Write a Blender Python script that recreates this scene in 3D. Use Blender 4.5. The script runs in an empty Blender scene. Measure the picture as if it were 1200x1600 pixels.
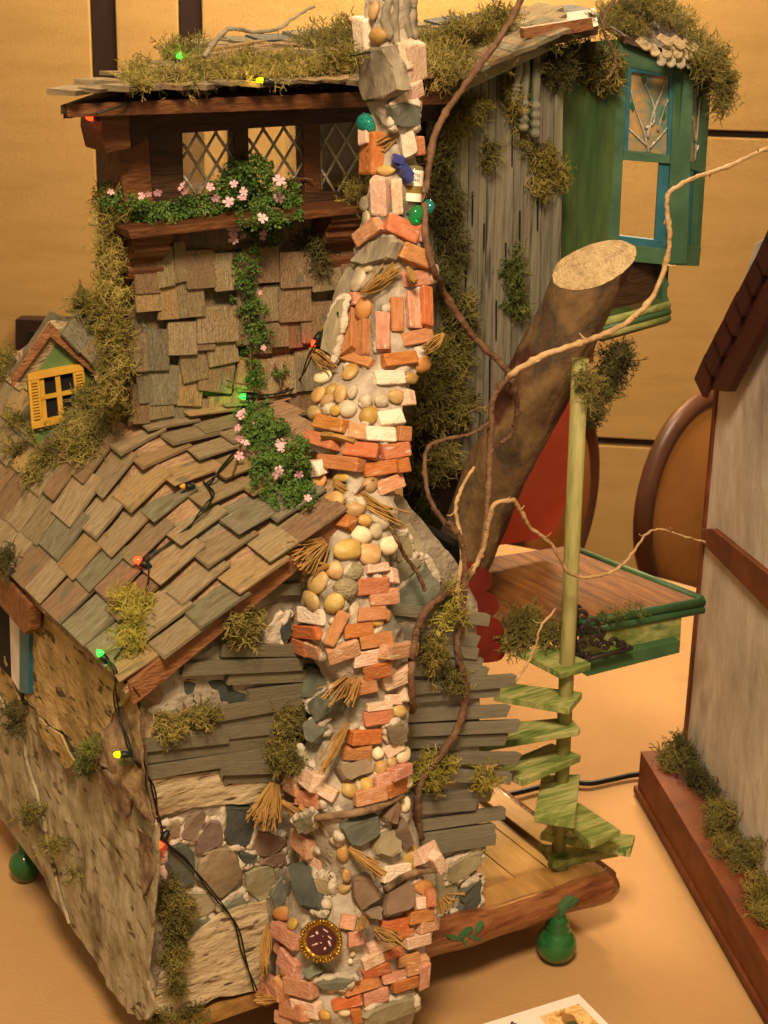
import bpy, bmesh, math, random
import numpy as np
from math import sin, cos, radians, pi, sqrt, atan2, exp
from mathutils import Vector, Matrix, noise

random.seed(7); rng = np.random.default_rng(7)
S = bpy.context.scene
COL = S.collection

# ------------------------------------------------------------------ camera
# 1 unit = 10 cm.  X runs along the gable front of the dollhouse, Y into its depth, Z up from the table.
FPX = 2500.0
_a, _p, _r = radians(58), radians(19.5), radians(1.3)
_fh = np.array([cos(_a), sin(_a), 0]); _rt = np.array([sin(_a), -cos(_a), 0]); _up = np.array([0, 0, 1.0])
CF = _fh*cos(_p)-_up*sin(_p); _u = _up*cos(_p)+_fh*sin(_p)
CR = _rt*cos(_r)+_u*sin(_r); CU = _u*cos(_r)-_rt*sin(_r)
CC = np.array([0, -.4, 7.0-10.4*sin(_p)])-CF*10.4
cam = bpy.data.cameras.new('camera'); cam_o = bpy.data.objects.new('camera', cam); COL.objects.link(cam_o)
cam.sensor_fit = 'VERTICAL'; cam.sensor_height = 36; cam.lens = 36*FPX/1600; cam.clip_start = .1; cam.clip_end = 300
cam_o.matrix_world = Matrix(((CR[0], CU[0], -CF[0], CC[0]), (CR[1], CU[1], -CF[1], CC[1]), (CR[2], CU[2], -CF[2], CC[2]), (0, 0, 0, 1)))
cam.dof.use_dof = True; cam.dof.focus_distance = 10.3; cam.dof.aperture_fstop = 3.2
S.camera = cam_o

# ------------------------------------------------------------------ world, lamps, exposure
S.view_settings.view_transform = 'Standard'; S.view_settings.look = 'None'
S.view_settings.exposure = 0.12; S.view_settings.gamma = 1.0
W = bpy.data.worlds.new('World'); S.world = W; W.use_nodes = True
W.node_tree.nodes['Background'].inputs[0].default_value = (1.0, .68, .34, 1)
W.node_tree.nodes['Background'].inputs[1].default_value = .48
def area(name, loc, target, size, energy, color):
    l = bpy.data.lights.new(name, 'AREA'); l.shape = 'DISK'; l.size = size; l.energy = energy; l.color = color
    o = bpy.data.objects.new(name, l); COL.objects.link(o); o.location = loc
    o.rotation_euler = (Vector(target)-Vector(loc)).to_track_quat('-Z', 'Y').to_euler(); return o
WARM = (1.0, .745, .47)
area('ceiling_lamp', (-5.5, -8.5, 15), (0, 0, 3), 3.4, 3250, WARM)
area('ceiling_lamp', (9, 7.5, 14), (3.5, 1, 1), 4.0, 3300, WARM)
area('ceiling_lamp', (14, 20, 16), (18, 34, 0), 10.0, 12500, WARM)

# ------------------------------------------------------------------ pixel rays onto real planes
def ray(px, py): return CF+CR*((px-600)/FPX)-CU*((py-800)/FPX)
def unit(v): v = np.asarray(v, float); return v/np.linalg.norm(v)
class Plane:
    def __init__(s, p, n):
        s.p = np.asarray(p, float); s.n = unit(n)
        if s.n @ (CC-s.p) < 0: s.n = -s.n
    def at(s, px, py):
        d = ray(px, py); return CC+d*((s.n @ (s.p-CC))/(s.n @ d))
    def hit(s, px, py): return s.at(px, py), s.n
def PY(c): return Plane((0, c, 0), (0, 1, 0))
def PX(c): return Plane((c, 0, 0), (1, 0, 0))
def PZ(c): return Plane((0, 0, c), (0, 0, 1))
def plan2(a, b, off=0.):
    "vertical plane through two points"
    a = np.asarray(a); b = np.asarray(b); n = unit(np.cross(b-a, (0, 0, 1)))
    pl = Plane(a, n); pl.p = pl.p+pl.n*off; return pl
def off(pl, d): return Plane(pl.p+pl.n*d, pl.n)
def proj(P):
    d = np.asarray(P, float)-CC; z = d @ CF
    return 600+FPX*(d @ CR)/z, 800-FPX*(d @ CU)/z, z

# ------------------------------------------------------------------ objects
def link(name, data, parent=None):
    o = bpy.data.objects.new(name, data); COL.objects.link(o)
    if parent is not None:
        o.parent = parent; o.matrix_parent_inverse = Matrix.Translation(-Vector(parent['_w']))
    return o
def empty(name, loc, label=None, cat=None, group=None):
    o = bpy.data.objects.new(name, None); COL.objects.link(o); o.location = tuple(float(v) for v in loc); o['_w'] = [float(v) for v in loc]
    o.empty_display_size = .1
    if label: tag(o, label, cat, group)
    return o
def tag(o, label=None, cat=None, group=None, kind=None):
    if label: o['label'] = label
    if cat: o['category'] = cat
    if group: o['group'] = group
    if kind: o['kind'] = kind
    return o
def mesh_obj(name, V, Fc, mat, parent=None, smooth=False, loc=None, world=(0, 0, 0)):
    V = np.asarray(V, float).reshape(-1, 3)
    c = (V.min(0)+V.max(0))/2 if loc is None else np.asarray(loc, float)
    me = bpy.data.meshes.new(name); me.from_pydata((V-c).tolist(), [], Fc if isinstance(Fc, list) else Fc.tolist())
    if smooth: me.polygons.foreach_set('use_smooth', [True]*len(me.polygons))
    me.materials.append(mat); me.update()
    o = bpy.data.objects.new(name, me); COL.objects.link(o); o.location = c.tolist(); o['_w'] = c.tolist()
    if parent is not None:
        # mesh parents keep their own origin, so undo only their translation
        o.parent = parent; o.matrix_parent_inverse = Matrix.Translation(-Vector(parent['_w']))
    return o
class MB:
    def __init__(s): s.V = []; s.F = []
    def add(s, V, F):
        b = len(s.V); s.V += [tuple(map(float, v)) for v in V]; s.F += [tuple(i+b for i in f) for f in F]; return s
    def prism(s, pts, ext):
        n = len(pts); pts = [np.asarray(p, float) for p in pts]; e = np.asarray(ext, float)
        return s.add(pts+[p+e for p in pts], [tuple(range(n)), tuple(range(2*n-1, n-1, -1))]+[(i, i+n, (i+1) % n+n, (i+1) % n) for i in range(n)])
    def box(s, lo, hi):
        (x0, y0, z0), (x1, y1, z1) = lo, hi
        return s.prism([(x0, y0, z0), (x1, y0, z0), (x1, y1, z0), (x0, y1, z0)], (0, 0, z1-z0))
    def tube(s, pts, rad, n=8, caps=True):
        pts = [np.asarray(p, float) for p in pts]; m = len(pts); rad = [rad]*m if np.isscalar(rad) else rad
        b = len(s.V); prev = None
        for i, p in enumerate(pts):
            t = unit(pts[min(i+1, m-1)]-pts[max(i-1, 0)])
            if prev is None: prev = np.cross(t, (0.13, .2, 1)) if abs(t[2]) < .9 else np.cross(t, (1, .1, 0))
            x = prev-t*(prev @ t); x = unit(x); y = np.cross(t, x); prev = x
            for k in range(n):
                a = 2*pi*k/n; s.V.append(tuple(p+(x*cos(a)+y*sin(a))*rad[i]))
        for i in range(m-1):
            for k in range(n):
                k2 = (k+1) % n; s.F.append((b+i*n+k, b+i*n+k2, b+(i+1)*n+k2, b+(i+1)*n+k))
        if caps: s.F.append(tuple(b+k for k in range(n))[::-1]); s.F.append(tuple(b+(m-1)*n+k for k in range(n)))
        return s
    def lathe(s, base, prof, n=20, axis=(0, 0, 1), x=None):
        ax = unit(axis); x = unit(np.cross(ax, (1, 0, .01)) if x is None else x); y = np.cross(ax, x); b = len(s.V); base = np.asarray(base, float)
        for r, h in prof:
            for k in range(n):
                a = 2*pi*k/n; s.V.append(tuple(base+ax*h+(x*cos(a)+y*sin(a))*r))
        for i in range(len(prof)-1):
            for k in range(n):
                k2 = (k+1) % n; s.F.append((b+i*n+k, b+i*n+k2, b+(i+1)*n+k2, b+(i+1)*n+k))
        s.F.append(tuple(b+k for k in range(n))[::-1]); s.F.append(tuple(b+(len(prof)-1)*n+k for k in range(n)))
        return s
    def build(s, name, mat, parent=None, smooth=False, bevel=0):
        o = mesh_obj(name, s.V, s.F, mat, parent, smooth)
        if bevel:
            bm = bmesh.new(); bm.from_mesh(o.data); bmesh.ops.recalc_face_normals(bm, faces=bm.faces)
            es = [e for e in bm.edges if len(e.link_faces) == 2 and e.calc_face_angle(0) > .4]
            bmesh.ops.bevel(bm, geom=es, offset=bevel, segments=2, affect='EDGES', profile=.6); bm.to_mesh(o.data); bm.free()
        return o
def pslab(name, px, pl, thick, mat, parent=None, bevel=0, front=0.):
    "outline given in pixels, laid on plane pl (moved front towards us), thickness going backwards"
    q = off(pl, front); return MB().prism([q.at(*p) for p in px], -pl.n*thick).build(name, mat, parent, bevel=bevel)
def spline(pts, k=6):
    P = [np.asarray(p, float) for p in pts]; out = []
    for i in range(len(P)-1):
        p0, p1, p2, p3 = P[max(i-1, 0)], P[i], P[i+1], P[min(i+2, len(P)-1)]
        for j in range(k):
            t = j/k; out.append(.5*((2*p1)+(p2-p0)*t+(2*p0-5*p1+4*p2-p3)*t*t+(3*p1-p0-3*p2+p3)*t**3))
    out.append(P[-1]); return out
def rough_patch(name, pts, n, thick, mat, parent, amp=.02, L=.08, fr=3., edge=.015, curl=None, smooth=True):
    "irregular sheet: an outline cut into small triangles, displaced, with thickness"
    n = Vector(n); bm = bmesh.new(); vs = [bm.verts.new(tuple(p)) for p in pts]; bm.faces.new(vs)
    bmesh.ops.triangulate(bm, faces=bm.faces)
    for _ in range(7):
        es = [e for e in bm.edges if e.calc_length() > L]
        if not es: break
        bmesh.ops.subdivide_edges(bm, edges=es, cuts=1); bmesh.ops.triangulate(bm, faces=[f for f in bm.faces if len(f.verts) > 3])
    bmesh.ops.beautify_fill(bm, faces=bm.faces, edges=bm.edges)
    for v in bm.verts:
        h = noise.noise(v.co*fr)*amp+noise.noise(v.co*fr*4)*amp*.4
        if v.is_boundary:
            v.co += Vector((noise.noise(v.co*9), noise.noise(v.co*9+Vector((5, 0, 0))), noise.noise(v.co*9+Vector((0, 7, 0)))))*edge
        v.co += n*h
        if curl: v.co += n*curl(v.co)
    r = bmesh.ops.extrude_face_region(bm, geom=bm.faces[:])
    for v in [g for g in r['geom'] if isinstance(g, bmesh.types.BMVert)]: v.co += n*thick
    bmesh.ops.recalc_face_normals(bm, faces=bm.faces)
    me = bpy.data.meshes.new(name); 
    c = sum((v.co for v in bm.verts), Vector())/len(bm.verts)
    for v in bm.verts: v.co -= c
    bm.to_mesh(me); bm.free(); me.materials.append(mat)
    if smooth: me.polygons.foreach_set('use_smooth', [True]*len(me.polygons)); me.set_sharp_from_angle(angle=radians(50))
    o = link(name, me, parent); o.location = c; o['_w'] = list(c); return o

# ------------------------------------------------------------------ materials
def lin(h):
    h = h.lstrip('#'); v = [int(h[i:i+2], 16)/255 for i in (0, 2, 4)]
    return tuple(x/12.92 if x <= .04045 else ((x+.055)/1.055)**2.4 for x in v)+(1,)
def M(name, cols, scale=6., stretch=(1, 1, 1), rough=.75, bump=.15, detail=6, rnd=.25, hue=.0, metal=0., spec=.35, spots=None, bscale=None, coat=0., sheen=0., coord='Object', dist=.2, crack=None):
    m = bpy.data.materials.new(name); m.use_nodes = True; nt = m.node_tree; N = nt.nodes; Lk = nt.links; b = N['Principled BSDF']
    tc = N.new('ShaderNodeTexCoord'); oi = N.new('ShaderNodeObjectInfo'); mp = N.new('ShaderNodeMapping'); mp.inputs['Scale'].default_value = stretch
    mul = N.new('ShaderNodeVectorMath'); mul.operation = 'SCALE'; mul.inputs[0].default_value = (37, 19, 53); Lk.new(oi.outputs['Random'], mul.inputs['Scale'])
    Lk.new(tc.outputs[coord], mp.inputs['Vector']); Lk.new(mul.outputs[0], mp.inputs['Location'])
    nz = N.new('ShaderNodeTexNoise'); nz.inputs['Scale'].default_value = scale; nz.inputs['Detail'].default_value = detail; nz.inputs['Roughness'].default_value = .62; nz.inputs['Distortion'].default_value = dist
    Lk.new(mp.outputs[0], nz.inputs['Vector'])
    cr = N.new('ShaderNodeValToRGB'); el = cr.color_ramp.elements; n = len(cols)
    while len(el) < n: el.new(.5)
    for i, c in enumerate(cols): el[i].position = .28+.44*i/max(1, n-1); el[i].color = lin(c)
    Lk.new(nz.outputs['Fac'], cr.inputs[0]); out = cr.outputs[0]
    if spots:
        sc, st, th, c2 = spots
        mp2 = N.new('ShaderNodeMapping'); mp2.inputs['Scale'].default_value = st; Lk.new(tc.outputs[coord], mp2.inputs['Vector']); Lk.new(mul.outputs[0], mp2.inputs['Location'])
        n2 = N.new('ShaderNodeTexNoise'); n2.inputs['Scale'].default_value = sc; n2.inputs['Detail'].default_value = 3; Lk.new(mp2.outputs[0], n2.inputs['Vector'])
        r2 = N.new('ShaderNodeMapRange'); r2.inputs['From Min'].default_value = th; r2.inputs['From Max'].default_value = th+.06; Lk.new(n2.outputs['Fac'], r2.inputs['Value'])
        mx = N.new('ShaderNodeMix'); mx.data_type = 'RGBA'; Lk.new(r2.outputs[0], mx.inputs['Factor']); Lk.new(out, mx.inputs[6]); mx.inputs[7].default_value = lin(c2); out = mx.outputs[2]
    if rnd or hue:
        hs = N.new('ShaderNodeHueSaturation'); r = N.new('ShaderNodeMapRange'); r.inputs['To Min'].default_value = 1-rnd; r.inputs['To Max'].default_value = 1+rnd*.7
        Lk.new(oi.outputs['Random'], r.inputs['Value']); Lk.new(r.outputs[0], hs.inputs['Value']); Lk.new(out, hs.inputs['Color'])
        if hue:
            fr = N.new('ShaderNodeMath'); fr.operation = 'MULTIPLY'; fr.inputs[1].default_value = 7.31; Lk.new(oi.outputs['Random'], fr.inputs[0])
            f2 = N.new('ShaderNodeMath'); f2.operation = 'FRACT'; Lk.new(fr.outputs[0], f2.inputs[0])
            rr = N.new('ShaderNodeMapRange'); rr.inputs['To Min'].default_value = 1-hue*6; rr.inputs['To Max'].default_value = 1+hue*8; Lk.new(f2.outputs[0], rr.inputs['Value']); Lk.new(rr.outputs[0], hs.inputs['Saturation'])
            r3 = N.new('ShaderNodeMapRange'); r3.inputs['To Min'].default_value = .5-hue; r3.inputs['To Max'].default_value = .5+hue
            f3 = N.new('ShaderNodeMath'); f3.operation = 'MULTIPLY'; f3.inputs[1].default_value = 13.7; Lk.new(oi.outputs['Random'], f3.inputs[0]); f4 = N.new('ShaderNodeMath'); f4.operation = 'FRACT'; Lk.new(f3.outputs[0], f4.inputs[0])
            Lk.new(f4.outputs[0], r3.inputs['Value']); Lk.new(r3.outputs[0], hs.inputs['Hue'])
        out = hs.outputs[0]
    Lk.new(out, b.inputs['Base Color']); b.inputs['Roughness'].default_value = rough; b.inputs['Metallic'].default_value = metal; b.inputs['Specular IOR Level'].default_value = spec
    b.inputs['Coat Weight'].default_value = coat
    if sheen: b.inputs['Sheen Weight'].default_value = sheen
    if bump:
        bp = N.new('ShaderNodeBump'); bp.inputs['Strength'].default_value = min(1, bump*2.5); bp.inputs['Distance'].default_value = .03
        nb = N.new('ShaderNodeTexNoise'); nb.inputs['Scale'].default_value = bscale or scale*2.5; nb.inputs['Detail'].default_value = 5; Lk.new(mp.outputs[0], nb.inputs['Vector'])
        Lk.new(nb.outputs['Fac'], bp.inputs['Height']); Lk.new(bp.outputs[0], b.inputs['Normal'])
    return m
def glassy(name, col, rough=.08, trans=1., alpha=1.):
    m = bpy.data.materials.new(name); m.use_nodes = True; b = m.node_tree.nodes['Principled BSDF']
    b.inputs['Base Color'].default_value = lin(col); b.inputs['Roughness'].default_value = rough; b.inputs['Transmission Weight'].default_value = trans; b.inputs['IOR'].default_value = 1.45; b.inputs['Alpha'].default_value = alpha; return m
def glow(name, col, e, base=None):
    m = bpy.data.materials.new(name); m.use_nodes = True; b = m.node_tree.nodes['Principled BSDF']
    b.inputs['Base Color'].default_value = lin(base or col); b.inputs['Emission Color'].default_value = lin(col); b.inputs['Emission Strength'].default_value = e; b.inputs['Roughness'].default_value = .2; return m

WG = (1.2, 12, 12)         # wood grain: long along x of a piece
m_shA = M('shingle_weathered', ['7a6a54', 'a3906f', 'c4b08d', 'b09b77'], 2.6, WG, rnd=.17, hue=.004, bump=.5, rough=.9, spec=.1, spots=(1.3, (1, 2.2, 1), .60, 'b39a72'))
m_shB = M('shingle_grey', ['706d5b', '9a937a', 'b8ae94'], 2.6, WG, rnd=.17, hue=.004, bump=.5, rough=.9, spec=.1, spots=(1.3, (1, 2.2, 1), .60, '8b7f66'))
m_shC = M('shingle_tan', ['a08258', 'c6a676', 'd8bd92'], 2.6, WG, rnd=.17, hue=.004, bump=.5, rough=.9, spec=.1, spots=(1.3, (1, 2.2, 1), .60, '9a8a6c'))
m_shD = M('shingle_red_brown', ['866b54', 'ab8d6e', 'c2a586'], 2.6, WG, rnd=.17, hue=.004, bump=.5, rough=.9, spec=.1, spots=(1.3, (1, 2.2, 1), .60, '8d8370'))
m_brO = M('brick_orange', ['a0643f', 'b5754c', 'bf865e'], 2.2, rnd=.12, hue=.012, bump=.16, rough=.9, bscale=7, spots=(1.7, (1, 1.6, 1), .64, 'c3a08a'))
m_brR = M('brick_rose', ['ad7658', 'c28b6e', 'cd9c82'], 2.2, rnd=.12, hue=.012, bump=.16, rough=.9, bscale=7, spots=(2.4, (1, 1.6, 1), .62, 'd3b8a4'))
m_brP = M('brick_pale_pink', ['c49d84', 'd8b59e', 'e3c8b4'], 2.2, rnd=.08, hue=.01, bump=.16, rough=.9, bscale=7, spots=(2.4, (1, 1.6, 1), .6, 'dccab8'))
m_brW = M('brick_whitewashed', ['d4bca8', 'e6d3c0', 'ebdccc'], 2.2, rnd=.05, bump=.16, rough=.9, bscale=7, spots=(9, (1, 1, 1), .66, 'd5a68c'))
m_pbY = M('pebble_ochre', ['9a7a48', 'b8965c', 'cbb07c'], 1.3, rnd=.2, hue=.015, bump=.05, rough=.45)
m_pbG = M('pebble_grey', ['8e8470', 'b5a88e', 'c8bda6'], 1.3, rnd=.15, hue=.01, bump=.05, rough=.5)
m_pbW = M('pebble_cream', ['c9b690', 'e2d3b2', 'ece0c6'], 1.3, rnd=.08, bump=.05, rough=.5)
m_pbO = M('pebble_rust', ['a26a38', 'c08850', 'cda068'], 1.3, rnd=.12, bump=.05, rough=.45)
m_mort = M('mortar', ['6f6557', '8f8373', 'aba08c', '7b7163'], 3.2, bump=.6, rnd=0, rough=.95, bscale=14, spots=(2.2, (1, 1, 1), .58, '6f6a5e'))
m_mortC = M('chimney_mortar', ['706659', '968a7b', 'b3a797', '83786b'], 3.2, bump=.8, rnd=0, rough=.95, bscale=12, spots=(2.2, (1, 1, 1), .60, '6a6458'))
m_mortW = M('mortar_white', ['a89a88', 'c4b7a5', '988b7a'], 5, bump=.5, rnd=0, rough=.95, bscale=18)
m_stG = M('slate_grey_green', ['4d5148', '6f7365', '888571'], 1.6, bump=.3, rnd=.22, hue=.02, rough=.85, bscale=9)
m_stB = M('slate_brown', ['604c40', '84705f', '9a8672'], 1.6, bump=.3, rnd=.2, hue=.02, rough=.85, bscale=9)
m_stK = M('slate_khaki', ['77705a', '968c70', 'aa9f84'], 1.6, bump=.3, rnd=.15, hue=.01, rough=.85, bscale=9)
m_stD = M('slate_dark', ['2c302f', '474b47', '5d5f57'], 1.6, bump=.3, rnd=.15, hue=.02, rough=.8, bscale=9)
m_barkG = M('bark_grey', ['4b453b', '776d5c', '958a76', '5b5347'], 5, (1, 1, .5), bump=.8, rnd=0, rough=.95, bscale=10)
m_clap = M('painted_grey_board', ['6a6350', '7e7660', '8b826b'], 2.0, WG, rnd=.12, hue=.01, bump=.25, rough=.75)
m_clapR = M('painted_bluegrey_board', ['747062', '8b8573', '9a937f'], 2.0, WG, rnd=.12, hue=.01, bump=.25, rough=.75)
m_plank = M('grey_vertical_board', ['5c5a49', '747060', '857f6c'], 2.0, (5, 5, .5), rnd=.12, hue=.01, bump=.35, rough=.85, spots=(2.4, (9, 9, .5), .64, '47473a'))
m_birch = M('birch_bark', ['6e5c3c', '99804f', 'b39a6a', '7d673f'], 1.8, (1, 1, 1.6), bump=.7, rnd=0, rough=.85, bscale=9, spots=(3.0, (1, 1.9, 6.5), .585, '4a3a24'))
m_birch2 = M('birch_bark_pale', ['5a503e', '877a60', 'a89b80', '6e624c', '998b70'], 1.6, (1, 1.2, .8), bump=.9, rnd=0, rough=.9, bscale=8, detail=9, spots=(3.2, (1, 1.5, 5), .60, '574631'))
m_birchF = M('birch_bark_front', ['7a6850', 'a69474', 'c0b090', '8c7a5a'], 1.6, (1, 1, 2.5), bump=.45, rnd=0, rough=.9, bscale=8, detail=9, spots=(5, (1.3, 1, 6), .61, '5e4a32'))
m_barkR = M('rough_brown_bark', ['3b2c20', '6b5440', '947a5e', '56412f'], 6, (1, 1, 1), bump=1., rnd=0, rough=.95, bscale=9)
m_trunk = M('smooth_trunk_bark', ['2c1e12', '594329', '745a3a', '43382a', '63422c'], 1.8, (1, 1, .7), bump=1., rnd=0, rough=.85, bscale=9, detail=10, spots=(2.0, (1, 1, .8), .585, '45241a'))
m_cut = M('cut_wood_end', ['8a7350', 'b39b72', 'c5ad84'], 14, (1, 1, 1), bump=.4, rnd=0, rough=.9)
m_twig = M('vine_stem_brown', ['453022', '6b4d38', '80614a'], 9, bump=.3, rnd=.15, rough=.7)
m_twigP = M('vine_stem_pale', ['8c6a45', 'b39268', 'c9ab80'], 9, bump=.3, rnd=.1, rough=.7)
m_dark = M('dark_stained_wood', ['26170d', '3b2616', '4b3320'], 2.4, (1.5, 8, 8), bump=.2, rnd=.15, rough=.55, coord='Object')
m_mah = M('mahogany_wood', ['42250f', '5c361c', '70482a'], 2.4, (2, 8, 8), bump=.2, rnd=.15, rough=.5)
m_fasc = M('fascia_wood', ['643c22', '835635', '96683f'], 2.4, (3, 8, 8), bump=.25, rnd=.1, rough=.6)
m_green = M('painted_green_wood', ['263c20', '354d2a', '485d33', '2c4527'], 2.4, (1.6, 1.6, .3), bump=.15, rnd=0, rough=.6, spots=(1.8, (3, 3, .25), .60, '57472a'))
m_greenD = M('bay_frame_green', ['2d4b36', '3c5d45', '4a6a4e'], 2.5, bump=.12, rnd=.1, rough=.5)
m_blue = M('window_blue_paint', ['1b4c5a', '266272', '30727c'], 3, bump=.1, rnd=.1, rough=.5)
m_greenL = M('washed_green_wood', ['3f5429', '74823f', 'a3a468', '566a34'], 2.0, (1.0, 5, 2), bump=.35, rnd=.16, rough=.75, spots=(2.6, (1, 6, 2), .64, '4f6a36'))
m_lip = M('bright_green_paint', ['2b5030', '3a5e3c', '4c6e42'], 2.6, bump=.12, rnd=.1, rough=.5)
m_pole = M('pole_green_wash', ['73743c', '969058', 'a79d68'], 2.6, (4, 4, .7), bump=.15, rnd=0, rough=.6)
m_red = M('red_painted_panel', ['d04832', 'e05a42', 'e66a50'], 2, bump=.08, rnd=0, rough=.45, spec=.5)
m_redD = M('dark_red_trim', ['5c1c14', '7a261c', '8c3022'], 2, bump=.1, rnd=.1, rough=.5)
m_deck = M('deck_board_wood', ['4e2f18', '734824', '8f6034'], 1.6, (9, 1.0, 9), bump=.1, rnd=.14, rough=.62, spec=.2)
m_pine = M('pine_board', ['7a5731', '99723f', 'ad8452'], 1.8, (6, 1.2, 9), bump=.1, rnd=.1, rough=.45, coat=.2)
m_log = M('varnished_log', ['42200f', '6f3d22', '8c5a36', '552c18'], 2.2, (1, 5, 5), bump=.35, rnd=0, rough=.35, coat=.4)
m_iron = M('dark_fretwork', ['1f1614', '2f2220', '3a2c28'], 5, bump=.15, rnd=0, rough=.6)
m_gourd = M('green_gourd', ['123f1d', '1f5a2a', '2f6f36'], 2.2, bump=.08, rnd=0, rough=.28, coat=.5)
m_yel = M('yellow_ochre_paint', ['a87c26', 'c39634', 'cda344'], 4, bump=.1, rnd=.05, rough=.6)
m_dgrn = M('dormer_green_paint', ['4a6234', '5d7540', '6a804a'], 3, bump=.1, rnd=.05, rough=.7)
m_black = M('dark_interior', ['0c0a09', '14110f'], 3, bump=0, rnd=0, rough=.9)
m_inner = M('interior_plaster', ['8a7a66', 'a8967c'], 2, bump=.1, rnd=0, rough=.9)
m_lead = M('lead_came', ['8c867c', 'aca698', 'c8c2b4'], 8, bump=.2, rnd=0, rough=.28, metal=.3)
m_glass = glassy('window_glass', 'ffffff', .03, 1., .28)
m_stain = M('stained_glass_pane', ['8a6f48', '50736e', 'b08a58', '3b6d78'], 2.6, bump=.15, rnd=0, rough=.2)
m_straw = M('straw', ['6e4f26', '96713a', 'b08a50'], 8, bump=0, rnd=.1, rough=.8)
m_wire = M('green_wire', ['0c140e', '121d14'], 8, bump=0, rnd=0, rough=.45)
m_cable = M('black_cable', ['0c0c0c', '161514'], 8, bump=0, rnd=0, rough=.4)
m_mossY = M('moss_yellow_green', ['453f1a', '7a6f34', 'a89654'], 4, bump=0, rnd=.1, rough=.9)
m_mossO = M('moss_olive', ['3f3e1e', '706834', '9c8e4c'], 4, bump=0, rnd=.12, rough=.9)
m_mossD = M('moss_dark', ['2b2c18', '4d4a27', '736d3a'], 4, bump=0, rnd=.1, rough=.9)
m_mossB = M('moss_bright', ['5e5824', '968a38', 'c2b058'], 4, bump=0, rnd=.1, rough=.9)
m_mossG = M('moss_green', ['303a18', '58612a', '868644'], 4, bump=0, rnd=.1, rough=.9)
m_leaf = M('small_leaf', ['34501e', '4d6c2a', '6e8a3e'], 7, bump=0, rnd=.08, rough=.6)
m_petal = M('pink_petal', ['cf95a6', 'dfb0ba', 'e8c4ca'], 8, bump=0, rnd=.06, rough=.7)
m_wallp = M('fabric_wall_panel', ['ab8950', 'b49158', 'b9965c'], .5, (1, 1, 6), bump=.3, rnd=.03, rough=.95, bscale=22)
m_seam = M('dark_wall_trim', ['24140e', '2f1b13'], 3, bump=0, rnd=0, rough=.6)
m_cloth = M('tan_tablecloth', ['a27c4d', 'af8857', 'b68f5f'], .35, bump=.10, rnd=0, rough=.9, bscale=30, sheen=.2, spots=(.8, (1, 1, 1), .62, 'a68052'))
m_floor = M('carpet', ['3b2418', '4c3020'], 2, bump=.1, rnd=0, rough=.95)
m_chairp = M('chair_back_pad', ['8f5f2e', 'a56f38', 'a9773f'], .9, bump=.08, rnd=.05, rough=.8)
m_chairw = M('chair_rim_wood', ['3e2216', '52301f', '623c28'], 1, bump=.05, rnd=0, rough=.4)
m_plast = M('aged_plaster', ['857b6e', 'bdb2a5', 'd6ccc0', '9c9184'], .9, (1, 1, .6), bump=.25, rnd=0, rough=.9, bscale=6)
m_beam = M('red_brown_beam', ['4a2412', '69351c', '7e4628'], 1.8, (1, 1, 2), bump=.2, rnd=.08, rough=.6, spec=.25)
m_shR = M('dark_red_shingle', ['35130c', '4d1d12', '5e2818'], 2.6, WG, rnd=.2, bump=.3, rough=.7)
m_gold = M('gilt_frame', ['6e5218', 'a07c30', 'c4a452'], 9, bump=.2, rnd=0, rough=.32, metal=.75)
m_cameo = M('dark_cameo', ['22080c', '3a1216', '4c1c1e'], 3, bump=0, rnd=0, rough=.15, coat=.5)
m_ivory = M('pale_enamel', ['c29a92', 'dcb9ae'], 5, bump=0, rnd=0, rough=.4)
m_paper = M('white_card', ['e6ddd0', 'eee6da'], 2, bump=0, rnd=0, rough=.6)
m_ink = M('purple_ink', ['4a2a4c', '5c3a5e'], 2, bump=0, rnd=0, rough=.6)
m_txt = M('label_print', ['4a3a2c', '5a4a3a'], 2, bump=0, rnd=0, rough=.6)
m_lblb = M('label_band', ['6e5a22', '8a7434'], 3, bump=0, rnd=0, rough=.6)
m_pic = M('printed_stone_wall', ['9c6a2c', 'd8a860', 'f0cf92', 'c08a48'], 12, bump=0, rnd=0, rough=.5, detail=3, dist=1.2)
m_pical = M('printed_arch', ['8a5f30', 'a97c48'], 9, bump=0, rnd=0, rough=.5)
m_picd = M('printed_doorway', ['39421f', '55602c'], 9, bump=0, rnd=0, rough=.5)
m_scal = M('white_scallop_shingle', ['857b68', 'aea48e', 'c2b8a0'], 3, WG, rnd=.08, bump=.4, rough=.85)
m_teal = glassy('teal_glass', '2fb8b0', .08, .75); m_emer = glassy('green_glass', '2fc070', .08, .7); m_cob = glassy('blue_glass', '4a55a8', .15, .5); m_bott = glassy('bottle_glass', 'cfc59a', .05, .8)
m_cork = M('cork', ['8a6a42', 'a98a5c'], 10, bump=.2, rnd=0)

def rings_on(m, col, sc):
    nt = m.node_tree; N = nt.nodes; b = N['Principled BSDF']; src = b.inputs['Base Color'].links[0].from_socket
    tc = N.new('ShaderNodeTexCoord'); w = N.new('ShaderNodeTexWave'); w.wave_type = 'RINGS'; w.rings_direction = 'SPHERICAL'; w.inputs['Scale'].default_value = sc; w.inputs['Distortion'].default_value = 5.5; w.inputs['Detail'].default_value = 3; w.inputs['Detail Scale'].default_value = 2
    nt.links.new(tc.outputs['Object'], w.inputs['Vector']); r = N.new('ShaderNodeMapRange'); r.inputs['To Max'].default_value = .34; r.inputs['From Min'].default_value = .35; nt.links.new(w.outputs['Fac'], r.inputs['Value'])
    mx = N.new('ShaderNodeMix'); mx.data_type = 'RGBA'; nt.links.new(r.outputs[0], mx.inputs['Factor']); nt.links.new(src, mx.inputs[6]); mx.inputs[7].default_value = lin(col); nt.links.new(mx.outputs[2], b.inputs['Base Color'])
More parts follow.
